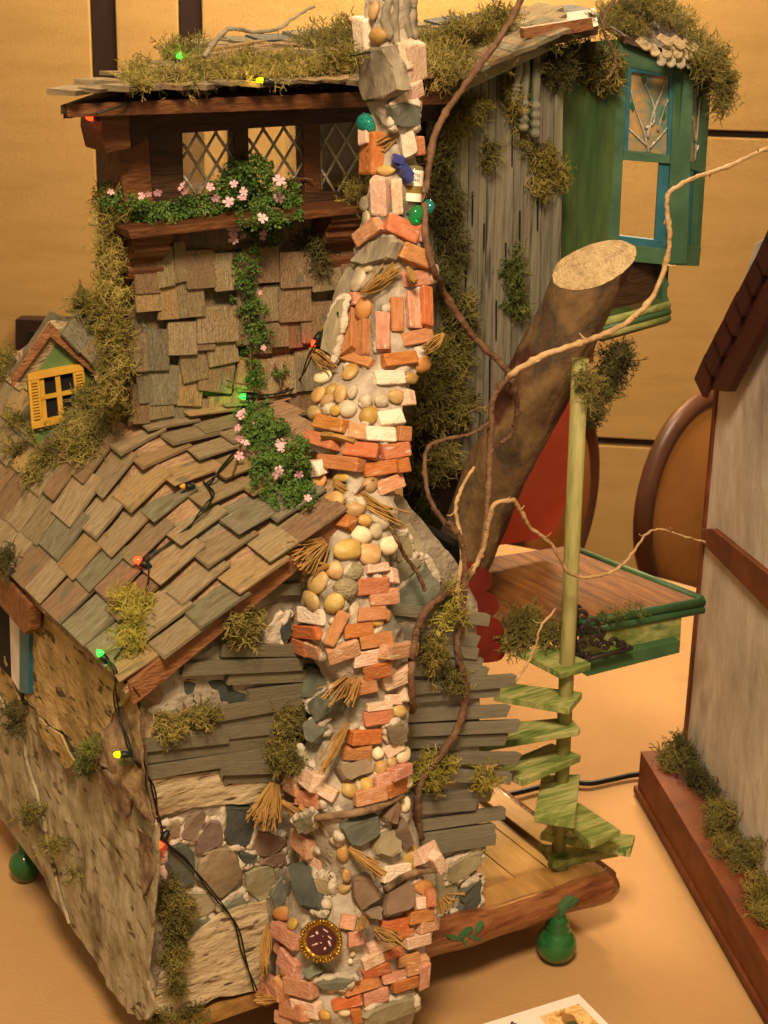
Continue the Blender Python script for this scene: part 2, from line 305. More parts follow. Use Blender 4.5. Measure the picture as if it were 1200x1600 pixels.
rings_on(m_cut, '7d6244', 12.)
# ------------------------------------------------------------------ reusable piece meshes (unit size, shared data)
def unit_boxes(name, k, jit, bev, seg=1):
    out = []
    for i in range(k):
        bm = bmesh.new(); bmesh.ops.create_cube(bm, size=1)
        for v in bm.verts: v.co += Vector((random.uniform(-jit, jit), random.uniform(-jit, jit), random.uniform(-jit, jit)))
        bmesh.ops.bevel(bm, geom=bm.edges[:], offset=bev, segments=seg, affect='EDGES'); me = bpy.data.meshes.new(name); bm.to_mesh(me); bm.free(); out.append(me)
    return out
B_BRICK = unit_boxes('brick', 8, .058, .06); B_SH = unit_boxes('shingle', 6, .035, .02); B_BOARD = unit_boxes('board', 4, .012, .012)
def unit_pebbles(k):
    out = []
    for i in range(k):
        bm = bmesh.new(); bmesh.ops.create_icosphere(bm, subdivisions=2, radius=.5)
        o = Vector((i*7.3, 1.1, 0))
        for v in bm.verts: v.co *= 1+.34*noise.noise(v.co*1.9+o)
        me = bpy.data.meshes.new('pebble'); bm.to_mesh(me); bm.free(); me.polygons.foreach_set('use_smooth', [True]*len(me.polygons)); out.append(me)
    return out
B_PEB = unit_pebbles(8)
_var = {}
def variant(pool, mat):
    me = random.choice(pool); k = (me.name, mat.name)
    if k not in _var:
        c = me.copy(); c.materials.clear(); c.materials.append(mat); _var[k] = c
    return _var[k]
def put(name, pool, mat, parent, c, x, y, n, lx, ly, lz):
    "piece with its centre at c, long axis x, across y, out n"
    me = variant(pool, mat); o = link(name, me, parent)
    x, y, n = [Vector(unit(v)) for v in (x, y, n)]; R = Matrix((x, y, n)).transposed()
    o.matrix_basis = Matrix.Translation(Vector(tuple(c))) @ R.to_4x4() @ Matrix.Diagonal((lx, ly, lz, 1)); return o
def piece(name, surf, cx, cy, ln, wd, ang, thick, pool, mat, parent, lift=0., tiltx=0., fixn=None):
    p, n = surf.hit(cx, cy)
    if fixn is not None: n = unit(np.asarray(fixn))
    vd = unit(CC-p)
    if n @ vd < .45: n = unit(n+vd*(.45-(n @ vd))*1.2)
    pl = Plane(p, n); a = radians(ang); cu, su = cos(a), sin(a)
    A = pl.at(cx-cu*ln/2, cy-su*ln/2); B = pl.at(cx+cu*ln/2, cy+su*ln/2)
    C_ = pl.at(cx+su*wd/2, cy-cu*wd/2); D = pl.at(cx-su*wd/2, cy+cu*wd/2)
    x = B-A; lx = np.linalg.norm(x); x /= lx; n = pl.n; y = np.cross(n, x); ly = max(abs((C_-D) @ y), .4*np.linalg.norm(C_-D))
    if tiltx:
        q = Matrix.Rotation(tiltx, 3, Vector(y)); x = np.array(q @ Vector(x)); n = np.array(q @ Vector(n))
    return put(name, pool, mat, parent, p+n*lift, x, y, n, lx, ly, thick)

# ================================================================== SETTING
tab = MB()
TC = (0.3, 2.0); TR = 7.3; N_ = 160
for i in range(1):
    V = [(TC[0], TC[1], 0)]; F = []
    rings = list(np.linspace(.15, 7.15, 60))+[TR]; zs = [0]*59+[-.01, -.06]
    for r, z in zip(rings, zs): V += [(TC[0]+r*cos(2*pi*k/N_), TC[1]+r*sin(2*pi*k/N_), z-.02-.03*noise.noise(Vector((TC[0]+r*cos(2*pi*k/N_), (TC[1]+r*sin(2*pi*k/N_))*.5, 0))*.9)-.008*noise.noise(Vector((r*cos(2*pi*k/N_)*2.5, r*sin(2*pi*k/N_)*1.2, 4)))) for k in range(N_)]
    for d, z in ((.10, -.3), (.25, -2), (.45, -4.5), (.6, -7.3)):
        V += [(TC[0]+(TR+d*(1+1.0*sin(k*2*pi*22/N_)))*cos(2*pi*k/N_), TC[1]+(TR+d*(1+1.0*sin(k*2*pi*22/N_)))*sin(2*pi*k/N_), z) for k in range(N_)]
    F += [(0, 1+k, 1+(k+1) % N_) for k in range(N_)]
    for i in range(len(rings)+3): F += [(1+i*N_+k, 1+(i+1)*N_+k, 1+(i+1)*N_+(k+1) % N_, 1+i*N_+(k+1) % N_) for k in range(N_)]
table = empty('display_table', (TC[0], TC[1], -7.5), 'round banquet table under a plain tan cloth, carrying the dollhouses', 'table')
mesh_obj('tablecloth', V, F, m_cloth, table, smooth=True)
MB().lathe((TC[0], TC[1], -7.45), [(2.0, 0), (2.0, .2), (.4, .5), (.4, 6.8), (3, 7.2), (7.1, 7.3), (7.1, 7.4)], 32).build('table_frame', m_chairw, table)
fl = mesh_obj('floor', [(-60, -40, -7.5), (70, -40, -7.5), (70, 70, -7.5), (-60, 70, -7.5)], [(0, 1, 2, 3)], m_floor); tag(fl, kind='structure')
# back wall of fabric panels, 34 units off, almost square to the view
wall_c = CC+_fh*36; _wr = unit(_rt*cos(radians(-6))+_fh*sin(radians(-6)))
WP = Plane(wall_c, np.cross(_wr, (0, 0, 1)))
bw = empty('back_wall', (wall_c[0], wall_c[1], -7.5)); tag(bw, kind='structure')
def wpt(px, py, d=0): return off(WP, d).at(px, py)
def wrect(name, xs, zs, mat, th, front):
    n = WP.n; P = [WP.p+_wr*x+n*front for x in xs]
    return MB().prism([(P[0][0], P[0][1], zs[0]), (P[1][0], P[1][1], zs[0]), (P[1][0], P[1][1], zs[1]), (P[0][0], P[0][1], zs[1])], -n*th).build(name, mat, bw, bevel=.02)
def wx(px, py=300): return (wpt(px, py)-WP.p) @ _wr
def wz(px, py): return wpt(px, py)[2]
zt, zl = wz(1150, 210), wz(960, 691)
wrect('wall_backing', (-40, 40), (-7.5, 22), m_seam, .3, -.25)
xs = [-34, -24, -14, wx(152), wx(188), wx(285), wx(318), 38]
for i in range(7):
    a, b = xs[i], xs[i+1]
    if i in (3, 5): wrect('trim_strip', (a, b), (-7.5, 22), m_seam, .1, -.06); continue
    if i < 6: wrect('fabric_panel', (a+.03, b-.03), (-7.5, 22), m_wallp, .3, 0)
    else:
        wrect('fabric_panel', (a+.03, b-.03), (zt+.08, 22), m_wallp, .3, 0); wrect('fabric_panel', (a+.03, b-.03), (zl+.10, zt-.08), m_wallp, .3, 0); wrect('fabric_panel', (a+.03, b-.03), (-7.5, zl-.10), m_wallp, .3, 0)
# dark rail behind the dormer
ex = empty('wall_cabinet', (*wpt(60, 520)[:2], -7.5), 'dark wooden box fixed low on the ochre back wall behind the dormer', 'box')
P0 = [wpt(*p, .5) for p in ((24, 499), (150, 503), (150, 640), (24, 640))]
MB().prism(P0, WP.n*-.45).build('frame', m_seam, ex); MB().prism([wpt(*p, .56) for p in ((44, 517), (140, 519), (140, 560), (44, 560))], -WP.n*.05).build('door', m_black, ex)
# two round-backed chairs
def chair(cx, cy, rx, ry, dist, label):
    c = CC+ray(cx, cy)*dist; R = ry/FPX*dist; k = rx/ry
    right = unit(_rt*k+_fh*sqrt(max(0, 1-k*k))); upv = unit(np.array([0, 0, 1.])+_fh*.12); n = unit(np.cross(right, upv)); n = n if n @ (CC-c) > 0 else -n
    ch = empty('round_back_chair', (c[0], c[1], -7.5), label, 'chair', 'chairs with round backs behind the table')
    ring = [c+right*cos(t)*R+upv*sin(t)*R for t in np.linspace(0, 2*pi, 41)]
    MB().tube(ring, R*.095, 10, False).build('back_rim', m_chairw, ch, True)
    pad = MB(); pad.lathe(c, [(R*.94, -.05), (R*.94, .03), (R*.8, .10), (R*.4, .16), (.001, .18)], 40, n, right); pad.build('back_pad', m_chairp, ch, True)
    sc = c-upv*(R*1.65); sc = sc+n*-0.2
    MB().lathe(sc-n*R*.9, [(R*1.0, -.35), (R*1.1, -.2), (R*1.1, .1), (R*.9, .25), (.001, .3)], 32).build('seat', m_chairp, ch, True)
    for s in (-1, 1):
        MB().tube([c+right*s*R*.55-upv*R*.8, sc+right*s*R*.8, (sc+right*s*R*.85+n*.2)*np.array([1, 1, 0])+np.array([0, 0, -7.5])], [.12, .16, .09], 8).build('leg', m_chairw, ch, True)
        q = sc-n*R*1.7+right*s*R*.7; MB().tube([q, (q[0], q[1], -7.5)], [.16, .08], 8).build('leg', m_chairw, ch, True)
chair(1096, 778, 108, 158, 25, 'round-backed chair with tan pad, half hidden behind the neighbouring plaster house')
chair(868, 778, 70, 140, 26, 'round-backed chair with tan pad, seen behind the green pole')

# ================================================================== TREEHOUSE
H = empty('treehouse_dollhouse', (0, 0, 0), 'whimsical miniature treehouse of brick, slate, bark and mossy shingles on green gourd feet', 'dollhouse')
YF = -.70; PF = PY(YF); PL = PX(-1.87)
# ---- platform
plat = MB().box((-1.8, -.78, .36), (1.72, 3.2, .46)).build('platform', m_pine, H)
for i in range(7):
    x0 = -.3+i*.29; MB().box((x0, -.72, .463), (x0+.284, 3.1, .49)).build('floor_board', m_pine, plat, bevel=.004)
MB().box((-.2, -.83, .46), (1.76, -.58, .535)).build('rim_board', m_pine, plat, bevel=.01)
MB().box((1.56, -.575, .46), (1.76, 3.2, .535)).build('rim_board', m_pine, plat, bevel=.01)
lg = []
a = PY(-.86).at(600, 1490); b = PY(-.86).at(957, 1382)
pts = [a+(b-a)*t+np.array([0, 0, .008*sin(9*t)]) for t in np.linspace(0, 1, 26)]
rad = [.118+.010*sin(7*t)+.006*sin(23*t) for t in np.linspace(0, 1, 26)]; rad[-1] = .085
lo = MB().tube(pts, rad, 16).build('base_log', m_log, H, True)
MB().tube([(1.80, -.8, .42), (1.80, 1.2, .42), (1.80, 3.1, .42)], [.09, .085, .08], 12).build('base_log', m_log, H, True)
def pstroke(pl, pts, w, mat, parent, name):
    mb = MB(); P = spline([pl.at(*p) for p in pts], 4); m = len(P)
    L_ = []; R_ = []
    for i, p in enumerate(P):
        t = unit(P[min(i+1, m-1)]-P[max(i-1, 0)]); s = np.cross(t, pl.n)*w*sin(pi*(i+.6)/(m+.2)); L_.append(p+s); R_.append(p-s)
    mb.prism(L_+R_[::-1], -pl.n*.006); return mb.build(name, mat, parent)
def leaf_stroke(x, y, an, ln, pl):
    a = radians(an); d = np.array([cos(a), sin(a)])*ln/2; n_ = np.array([-sin(a), cos(a)])*ln*.12; c = np.array([x, y])
    MB().prism([pl.at(*(c-d)), pl.at(*(c-d*.3+n_)), pl.at(*(c+d*.4+n_*.8)), pl.at(*(c+d)), pl.at(*(c+d*.4-n_*.8)), pl.at(*(c-d*.3-n_))], -pl.n*.05).build('painted_leaf', m_lip, H, bevel=.004)
for q in ((884, 1419, -58, 40), (895, 1414, -40, 28)): leaf_stroke(*q, PY(-1.0))
for q in ((712, 1467, 10, 26), (728, 1460, -35, 30), (742, 1466, 20, 28), (750, 1452, -50, 24), (728, 1474, 60, 20)): leaf_stroke(*q, PY(-.995))
def gourd(px, py, prof):
    c = PZ(0).at(px, py); o = MB().lathe((c[0], c[1], 0), prof, 28).build('gourd_foot', m_gourd, H, True); return o
gourd(868, 1499, [(.02, 0), (.08, .01), (.125, .06), (.148, .13), (.138, .20), (.105, .25), (.085, .275), (.092, .285), (.082, .30), (.075, .32), (.08, .33), (.07, .35), (.045, .40), (.03, .45)])
gourd(40, 1372, [(.02, 0), (.09, .015), (.115, .07), (.125, .13), (.11, .19), (.07, .235), (.05, .25), (.056, .265), (.045, .28), (.05, .32), (.062, .35), (.055, .39), (.03, .42), (.01, .46)])
# ---- walls of the ground floor
front = [PF.at(*p) for p in ((236, 1575), (216, 1050), (492, 818), (620, 770), (700, 860), (745, 940), (745, 1300), (742, 1425), (660, 1480))]
gw = rough_patch('gable_wall', [tuple(np.array(p)+(0, .0, 0)) for p in front], (0, -1, 0), .02, m_mort, H, .03, .07, 2.2)
MB().prism([p+np.array([0, .04, 0]) for p in front], (0, .12, 0)).build('wall_backing', m_black, H)
lw = MB().prism([(-1.85, -.68, .45), (-1.85, 3.3, .45), (-1.85, 3.3, 2.92), (-1.85, -.68, 2.92)], (.12, 0, 0)).build('side_wall', m_mort, H)
MB().prism([(.40, -.6, .5), (.40, 1.8, .5), (.40, 1.8, 3.3), (.40, -.6, 3.3)], (.08, 0, 0)).build('inner_wall', m_black, H)
MB().prism([(-1.8, 3.2, .5), (.8, 3.2, .5), (.8, 3.2, 3.3), (-1.8, 3.2, 3.0)], (0, .08, 0)).build('rear_wall', m_inner, H)

# bark sheets on the side wall
def bark(px, pl, mat, front_=.03, amp=.03, th=.02, edge=.03, curl=None, L=.07):
    return rough_patch('bark_sheet', [off(pl, front_).at(*p) for p in px], tuple(pl.n), th, mat, H, amp, L, 2.4, edge, curl)
bark([(44, 893), (100, 945), (150, 1000), (190, 1043), (212, 1080), (178, 1120), (165, 1180), (150, 1195), (110, 1155), (62, 1112), (46, 1090), (52, 1000)], PL, m_birch, .05, .03)
bark([(52, 1100), (110, 1155), (150, 1192), (188, 1190), (215, 1230), (251, 1288), (245, 1400), (238, 1520), (234, 1588), (205, 1582), (150, 1500), (112, 1440), (88, 1370), (60, 1260), (40, 1180)], PL, m_birch2, .03, .028, .02, .016)
bark([(-60, 1000), (-10, 1060), (40, 1170), (62, 1250), (90, 1370), (112, 1442), (78, 1385), (60, 1330), (0, 1243), (-60, 1150)], PL, m_birch2, .055, .028, .02, .014)
bark([(-60, 880), (0, 940), (30, 1080), (55, 1130), (40, 1180), (-10, 1070), (-60, 1010)], PL, m_birch, .02, .04)
bark([(200, 1070), (213, 1055), (217, 1110), (219, 1180), (250, 1290), (215, 1240), (188, 1195), (165, 1182), (180, 1120)], PL, m_barkR, .04, .07, .02, .04)
bark([(158, 1196), (196, 1206), (214, 1240), (206, 1275), (182, 1262), (166, 1225)], PL, m_barkR, .055, .05, .02, .03, L=.045)
bark([(60, 1118), (96, 1150), (120, 1192), (104, 1200), (72, 1160)], PL, m_birch, .075, .02, .015, .02)
bark([(216, 1290), (236, 1310), (240, 1370), (226, 1400), (214, 1340)], PL, m_barkR, .05, .03, .015, .02, L=.05)
# curled corner of the big sheet reaching round the front
bark([(238, 1530), (241, 1575), (233, 1592), (215, 1590), (205, 1575), (220, 1560)], PL, m_birch2, .08, .05)
# side window cut by the frame edge: blue frame, pale reveal, brown lintel beam
sw = empty('side_window', PL.at(20, 1000)); sw.parent = H
pslab('frame', [(30, 890), (46, 905), (44, 1085), (30, 1082)], PL, .06, m_blue, sw, .004, .1)
pslab('reveal', [(12, 880), (31, 890), (30, 1080), (18, 1060)], PL, .05, m_plast, sw, 0, .07)
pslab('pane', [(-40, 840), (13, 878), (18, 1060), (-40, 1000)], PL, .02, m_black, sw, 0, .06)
pslab('lintel_beam', [(-50, 830), (-10, 880), (46, 945), (44, 985), (38, 992), (-10, 935), (-50, 890)], PL, .09, m_fasc, H, .012, .17)

# ---- lower roof: a sheet that is a plain slope at the front rake and rises faster at the back
def zp(X): return 2.965+.60*(X+1.95)
def zr(X, Y):
    t = min(1, max(0, (Y+.8)/1.75)); w = t*t*(3-2*t); u = max(0, X+1.95)
    w = t; a1 = 2.965+1.36*u; a2 = 3.94+.06*(u-.75); k = .13; hh = max(0, min(1, .5+.5*(a2-a1)/k)); zz = a2*(1-hh)+a1*hh-k*hh*(1-hh)
    return (1-w)*zp(X)+w*zz if X > -1.95 else 2.965+.6*(X+1.95)
from mathutils.bvhtree import BVHTree
class MeshSurf:
    def __init__(s, V, F, lift=0): s.b = BVHTree.FromPolygons([tuple(v) for v in V], F)
    def hit(s, px, py):
        d = unit(ray(px, py)); h = s.b.ray_cast(Vector(CC), Vector(d))
        if h[0] is None: return None
        n = np.array(h[1]); return np.array(h[0]), (n if n @ d < 0 else -n)
XS = np.linspace(-2.0, .7, 40); YS = np.linspace(-.82, 3.2, 50)
def roof_sheet(dz):
    V = [(x, y, zr(x, y)+dz) for y in YS for x in XS]; nx = len(XS)
    F = [(j*nx+i, j*nx+i+1, (j+1)*nx+i+1, (j+1)*nx+i) for j in range(len(YS)-1) for i in range(nx-1)]
    return V, F
Vr, Fr = roof_sheet(0); RS = MeshSurf(Vr, Fr)
def keep(x, y): return not (x > -.66 and y < 0.2 and False)
V2, F2 = roof_sheet(-.06); nV = len(Vr); nx = len(XS); ny = len(YS)
Fall = Fr+[tuple(i+nV for i in f)[::-1] for f in F2]
bd = [i for i in range(nx)]+[j*nx+nx-1 for j in range(1, ny)]+[(ny-1)*nx+i for i in range(nx-2, -1, -1)]+[j*nx for j in range(ny-2, 0, -1)]
Fall += [(bd[i], bd[(i+1) % len(bd)], bd[(i+1) % len(bd)]+nV, bd[i]+nV) for i in range(len(bd))]
# front rake stops at the chimney: keep only what lies left of it near the front
def inside(f):
    c = np.mean([(Vr+V2)[i] for i in f], axis=0); return not (c[0] > -.35 and c[1] < .9 and c[0]-c[1]*.2 > -.25)
lowroof = mesh_obj('lower_roof', Vr+V2, [f for f in Fall if inside(f)], m_shD, H, True)
# shingles in courses up the slope
def arc(Y):  # arclength table of the slope at depth Y
    xs_ = np.linspace(-1.98, .6, 200); P = np.array([(x, Y, zr(x, Y)) for x in xs_]); s = np.r_[0, np.cumsum(np.linalg.norm(np.diff(P, axis=0), axis=1))]; return s, P
def on_arc(Y, q):
    s, P = arc(Y); return np.array([np.interp(q, s, P[:, k]) for k in range(3)])
EXP = .27; nsh = 0
for c in range(8):
    y = -.84-random.uniform(0, .1)
    while y < 3.1:
        w = random.choice([.22, .26, .29, .33, .37, .24, .3]); yc = y+w/2; q0 = c*EXP+random.uniform(-.035, .035)-.03
        a = on_arc(yc, max(0, q0)); b_ = on_arc(yc, q0+EXP*1.35); y += w+.006
        if c == 0: a = a-np.array([.03, 0, .018])
        m_ = (a+b_)/2
        pxy = proj(m_)
        if m_[0] > -.35 and m_[1] < .9: continue
        if m_[1] > 1.0 and m_[0] > -1.05: continue
        if m_[1] < -.2 and m_[0] > -.62+.0: 
            if m_[0] > -.55: continue
        if pxy[0] < -120: continue
        x_ = unit(b_-a); n_ = unit(np.cross(x_, (0, 1, 0))); n_ = n_ if n_[2] > 0 else -n_
        q_ = Matrix.Rotation(radians(4.5)+random.uniform(-.02, .04), 3, Vector((0, 1, 0))); x2 = np.array(q_ @ Vector(x_)); n2 = np.array(q_ @ Vector(n_))
        sk = random.gauss(0, .035); y_ = unit(np.cross(n2, x2)+x2*sk); 
        mat = random.choices([m_shA, m_shB, m_shC, m_shD], [.48, .14, .24, .14])[0]
        put('shingle', B_SH, mat, lowroof, m_+n2*(.026+random.uniform(0, .01)), x2, y_, n2, np.linalg.norm(b_-a), w*random.uniform(.95, 1.02), random.uniform(.014, .022)); nsh += 1
# rake fascia and eave board
ra = np.array([-1.99, -.86, zr(-1.99, -.8)-.005]); rb = np.array([-.62, -.86, zp(-.62)-.005])
MB().prism([ra+(0, 0, .02), rb+(0, 0, .02), rb+(0, 0, -.15), ra+(0.02, 0, -.13)], (0, .045, 0)).build('rake_board', m_fasc, H, bevel=.006)
MB().prism([ra+(0, 0, -.0), ra+(.05, 0, -.09), ra+(.05, 4, -.09), ra+(0, 4, -.0)], (.03, 0, .0)).build('eave_board', m_fasc, H, bevel=.006)

# ---- clapboards on the gable front
def boards(lst, sc, ox, oy, mat, base=.05):
    for i, (x0, y0, x1, y1, w) in enumerate(lst):
        cx, cy = (x0+x1)/2/sc+ox, (y0+y1)/2/sc+oy; ln = math.hypot(x1-x0, y1-y0)/sc; an = math.degrees(atan2(y1-y0, x1-x0))
        piece('clapboard', off(PF, base), cx, cy, ln, w/sc, an, .045, B_BOARD, mat, H, lift=.012*(i % 3)+random.uniform(0, .01))
boards([(815, 240, 1090, 232, 62), (670, 562, 1090, 560, 62), (455, 657, 1100, 628, 66), (705, 712, 1130, 695, 66), (805, 808, 1130, 762, 60), (635, 900, 1130, 815, 66), (600, 966, 1130, 890, 54),
        (440, 1030, 1130, 955, 60), (240, 1068, 700, 1020, 62), (150, 1148, 1000, 1035, 72), (242, 1218, 960, 1108, 66), (660, 1188, 960, 1178, 66), (685, 1246, 960, 1240, 56)], 3.43, 150, 850, m_clap)
rb_ = [(948, 763, 968), (985, 745, 1000), (1003, 742, 1018), (1022, 752, 1036), (1042, 760, 1050), (1075, 803, 1060), (1090, 780, 1078), (1118, 792, 1108), (1139, 808, 1131), (1160, 792, 1154), (1182, 810, 1183),
       (1203, 795, 1213), (1218, 735, 1210), (1248, 766, 1240), (1262, 740, 1252), (1295, 788, 1268), (1316, 770, 1293), (1332, 770, 1306)]
boards([(600, yl, xr, yr, 17.5) for (yl, xr, yr) in rb_], 1, 0, 0, m_clapR, .04)
# ---- slate and bark on the gable front
JOINTS = []
def joints(parent, cover=.5, skip=0):
    mb = MB()
    for P, cc, n, th in JOINTS[skip:]:
        m = len(P); i = 0
        while i < m:
            k = random.randint(4, 9)
            if random.random() < cover:
                g = random.uniform(.03, .10); Q = [P[(i+q) % m]+(P[(i+q) % m]-cc)*g+n*random.uniform(-.035, -.005) for q in range(k)]; Q = spline(Q, 4); L_ = len(Q); o_ = random.random()*9; r0_ = random.uniform(.026, .040)
                Q = [q+rng.normal(0, .0035, 3) for q in Q]; mb.tube(Q, [(r0_*(.75+.5*noise.noise(Vector((q*.35, o_, 0)))))*min(1, .3+q/3, .3+(L_-1-q)/3) for q in range(L_)], 7)
            i += k-1
    JOINTS.clear(); o = mb.build('mortar_ridges', m_mortW, parent, True); o['kind'] = 'stuff'
def stone(pts, sc, ox, oy, surf, mat, parent=H, th=.035, front_=.03, name='slate_stone'):
    q = [(x/sc+ox, y/sc+oy) for x, y in pts]; c = np.mean(q, axis=0); h = surf.hit(*c)
    if h is None: return
    p, n = h; vd = unit(CC-p)
    if n @ vd < .5: n = unit(n+vd*.4)
    pl = Plane(p, n)
    # rounded, chipped outline
    Q = []
    for i in range(len(q)):
        a = np.array(q[i]); b = np.array(q[(i+1) % len(q)])
        for t in (.12, .5, .88): Q.append(a+(b-a)*t+rng.normal(0, .9, 2))
    P = [pl.at(*v)+pl.n*front_ for v in Q]; cc = np.mean(P, axis=0); mb = MB(); m = len(P)
    if name == 'slate_stone': JOINTS.append((P, cc, pl.n, th))
    top = [cc+(v-cc)*.9+pl.n*th*.5+pl.n*rng.normal(0, .004) for v in P]; mb.add(P+top+[v-pl.n*th for v in P], [tuple(range(m, 2*m))]+[(i, (i+1) % m, m+(i+1) % m, m+i) for i in range(m)]+[(2*m+i, 2*m+(i+1) % m, (i+1) % m, i) for i in range(m)])
    return mb.build(name, mat, parent)
C8 = (450/1200, 0, 1150)   # crop of the lower left: 1200 px -> 450
def st8(pts, mat, **k): stone(pts, 1/C8[0], C8[1], C8[2], PF, mat, **k)
st8([(675, 355), (745, 335), (738, 420), (690, 400)], m_stB); st8([(760, 350), (830, 290), (850, 330), (800, 430), (740, 420)], m_stB); st8([(850, 340), (915, 345), (920, 440), (810, 490), (805, 440)], m_stB)
st8([(930, 265), (1040, 280), (1060, 330), (1025, 460), (925, 440)], m_stD); st8([(1040, 380), (1180, 400), (1190, 440), (1090, 500), (1030, 465)], m_stB)
st8([(690, 450), (760, 435), (805, 480), (800, 600), (740, 640), (680, 560)], m_stD); st8([(820, 520), (860, 460), (960, 455), (1005, 545), (1000, 600), (900, 680), (810, 600)], m_stB)
st8([(985, 470), (1060, 475), (1050, 520), (1000, 535)], m_stD); st8([(1010, 555), (1120, 520), (1150, 600), (1080, 690), (1020, 640)], m_stK); st8([(690, 640), (860, 640), (900, 700), (830, 750), (720, 720)], m_stK)
st8([(910, 700), (1000, 640), (1025, 690), (960, 760), (920, 750)], m_stG); st8([(760, 760), (870, 740), (920, 880), (790, 950), (750, 880)], m_stG); st8([(1110, 640), (1170, 560), (1185, 680), (1130, 720)], m_stG)
st8([(1060, 520), (1120, 480), (1180, 470), (1185, 520), (1130, 530)], m_stB)
stone([(440, 700), (700, 720), (740, 780), (800, 790), (800, 850), (520, 860), (440, 800)], 3.43, 150, 850, PF, m_stD, front_=.02)
stone([(870, 460), (960, 340), (1030, 370), (1000, 480), (930, 540), (860, 520)], 3.43, 150, 850, PF, m_mortW, front_=.05, name='mortar_lump'); stone([(960, 430), (1010, 350), (1020, 440), (970, 520)], 3.43, 150, 850, PF, m_stD, front_=.07)
# brownish slates right of the chimney
stone([(640, 700), (700, 690), (730, 800), (640, 830)], 3, 400, 600, PF, m_stK); stone([(620, 1000), (760, 830), (850, 900), (870, 1010), (730, 1090), (640, 1120)], 3, 400, 600, PF, m_stG)
stone([(640, 830), (740, 800), (760, 830), (640, 960)], 3, 400, 600, PF, m_stK); stone([(760, 800), (800, 790), (860, 920), (830, 920)], 3, 400, 600, PF, m_mortW, name='mortar_lump')
stone([(610, 780), (690, 600), (760, 700), (790, 790), (700, 830)], 3, 400, 600, PF, m_stK, front_=.0)
stone([(870, 730), (1040, 660), (1035, 720), (940, 800), (880, 830)], 3, 400, 1100, PF, m_stK, front_=.06); stone([(930, 850), (1010, 780), (1025, 800), (1015, 900), (950, 1000), (910, 960), (935, 900)], 3, 400, 1100, PF, m_stD, front_=.09)
stone([(835, 760), (900, 730), (940, 850), (880, 960), (830, 980)], 3, 400, 1100, PF, m_stK, front_=.03)
bark([(212, 1215), (300, 1208), (410, 1195), (440, 1240), (380, 1252), (300, 1262), (240, 1275), (216, 1240)], PF, m_birchF, .04, .016, .02, .012)
bark([(300, 1460), (350, 1425), (415, 1405), (420, 1470), (418, 1540), (330, 1560), (262, 1585), (238, 1580), (250, 1520)], PF, m_birchF, .05, .02, .02, .012)
bark([(222, 1045), (262, 1035), (285, 1090), (288, 1130), (245, 1170), (215, 1160), (212, 1100)], PF, m_barkR, .03, .06, .02, .05, L=.045)
bark([(240, 1040), (285, 1040), (370, 950), (430, 945), (445, 985), (330, 1010), (285, 1020), (262, 1060)], PF, m_barkG, .01, .05, .02, .03)

joints(H, .62)
# ---- upper storey: shingled wall
YU = .90; PU = PY(YU)
swall = pslab('shingle_wall', [(188, 350), (197, 664), (470, 664), (660, 660), (660, 330)], PU, .1, m_dark, H)
MB().prism([(-1.14, 1.0, 3.7), (-.35, 2.3, 3.7), (-.35, 2.3, 5.2), (-1.14, 1.0, 5.2)], (.08, 0, 0)).build('side_wall', m_dark, H)
MB().prism([(-1.1, 1.02, 5.1), (1.3, 1.02, 5.1), (1.3, 2.3, 5.1), (-.3, 2.3, 5.1)], (0, 0, .05)).build('upper_floor', m_dark, H)
rows = [
 [(295, 345, 100, 0), (338, 460, 130, 1), (456, 582, 132, 0), (580, 662, 110, 1), (655, 730, 106, 1), (733, 860, 122, 1), (862, 985, 135, 0), (985, 1100, 110, 1), (130, 232, 150, 1), (220, 296, 120, 0)],
 [(132, 236, 220, 2), (230, 318, 258, 2), (312, 422, 248, 0), (388, 562, 348, 0), (560, 650, 240, 0), (645, 735, 262, 0), (725, 860, 268, 1), (820, 980, 345, 1), (980, 1090, 260, 1)],
 [(95, 190, 470, 0), (168, 285, 465, 3), (274, 394, 405, 0), (390, 470, 380, 1), (552, 622, 360, 1), (620, 700, 400, 0), (695, 772, 372, 0), (768, 828, 370, 1), (820, 960, 348, 1), (950, 1080, 380, 1)],
 [(148, 210, 606, 3), (205, 322, 610, 3), (326, 434, 508, 0), (436, 564, 445, 0), (560, 660, 560, 2), (640, 800, 575, 0), (800, 935, 548, 3), (930, 1060, 560, 0)],
 [(190, 300, 662, 0), (298, 424, 618, 4), (408, 556, 556, 1), (548, 600, 640, 2), (640, 760, 640, 1), (130, 200, 690, 1)],
 [(135, 230, 695, 1), (225, 350, 712, 3), (326, 468, 708, 0), (448, 570, 695, 2), (570, 650, 690, 1), (645, 770, 700, 1), (765, 885, 655, 1), (880, 1000, 650, 3)]]
for yb in range(388, 672, 34):
    x = 198
    while x < 650:
        w = random.uniform(24, 46); piece('shingle', PU, x+w/2, yb-28, 60, w*.97, 90+random.uniform(-2, 2), .026, B_SH, random.choice([m_shA, m_shD, m_shB, m_shA]), swall, lift=.012+random.uniform(0, .006), tiltx=radians(-1)); x += w
rot_ = {(3, 2): -8, (3, 3): -7, (4, 2): 12, (4, 1): 6, (4, 3): 12, (5, 2): 14, (5, 3): 2, (2, 1): 4, (3, 1): 6, (3, 4): 8}
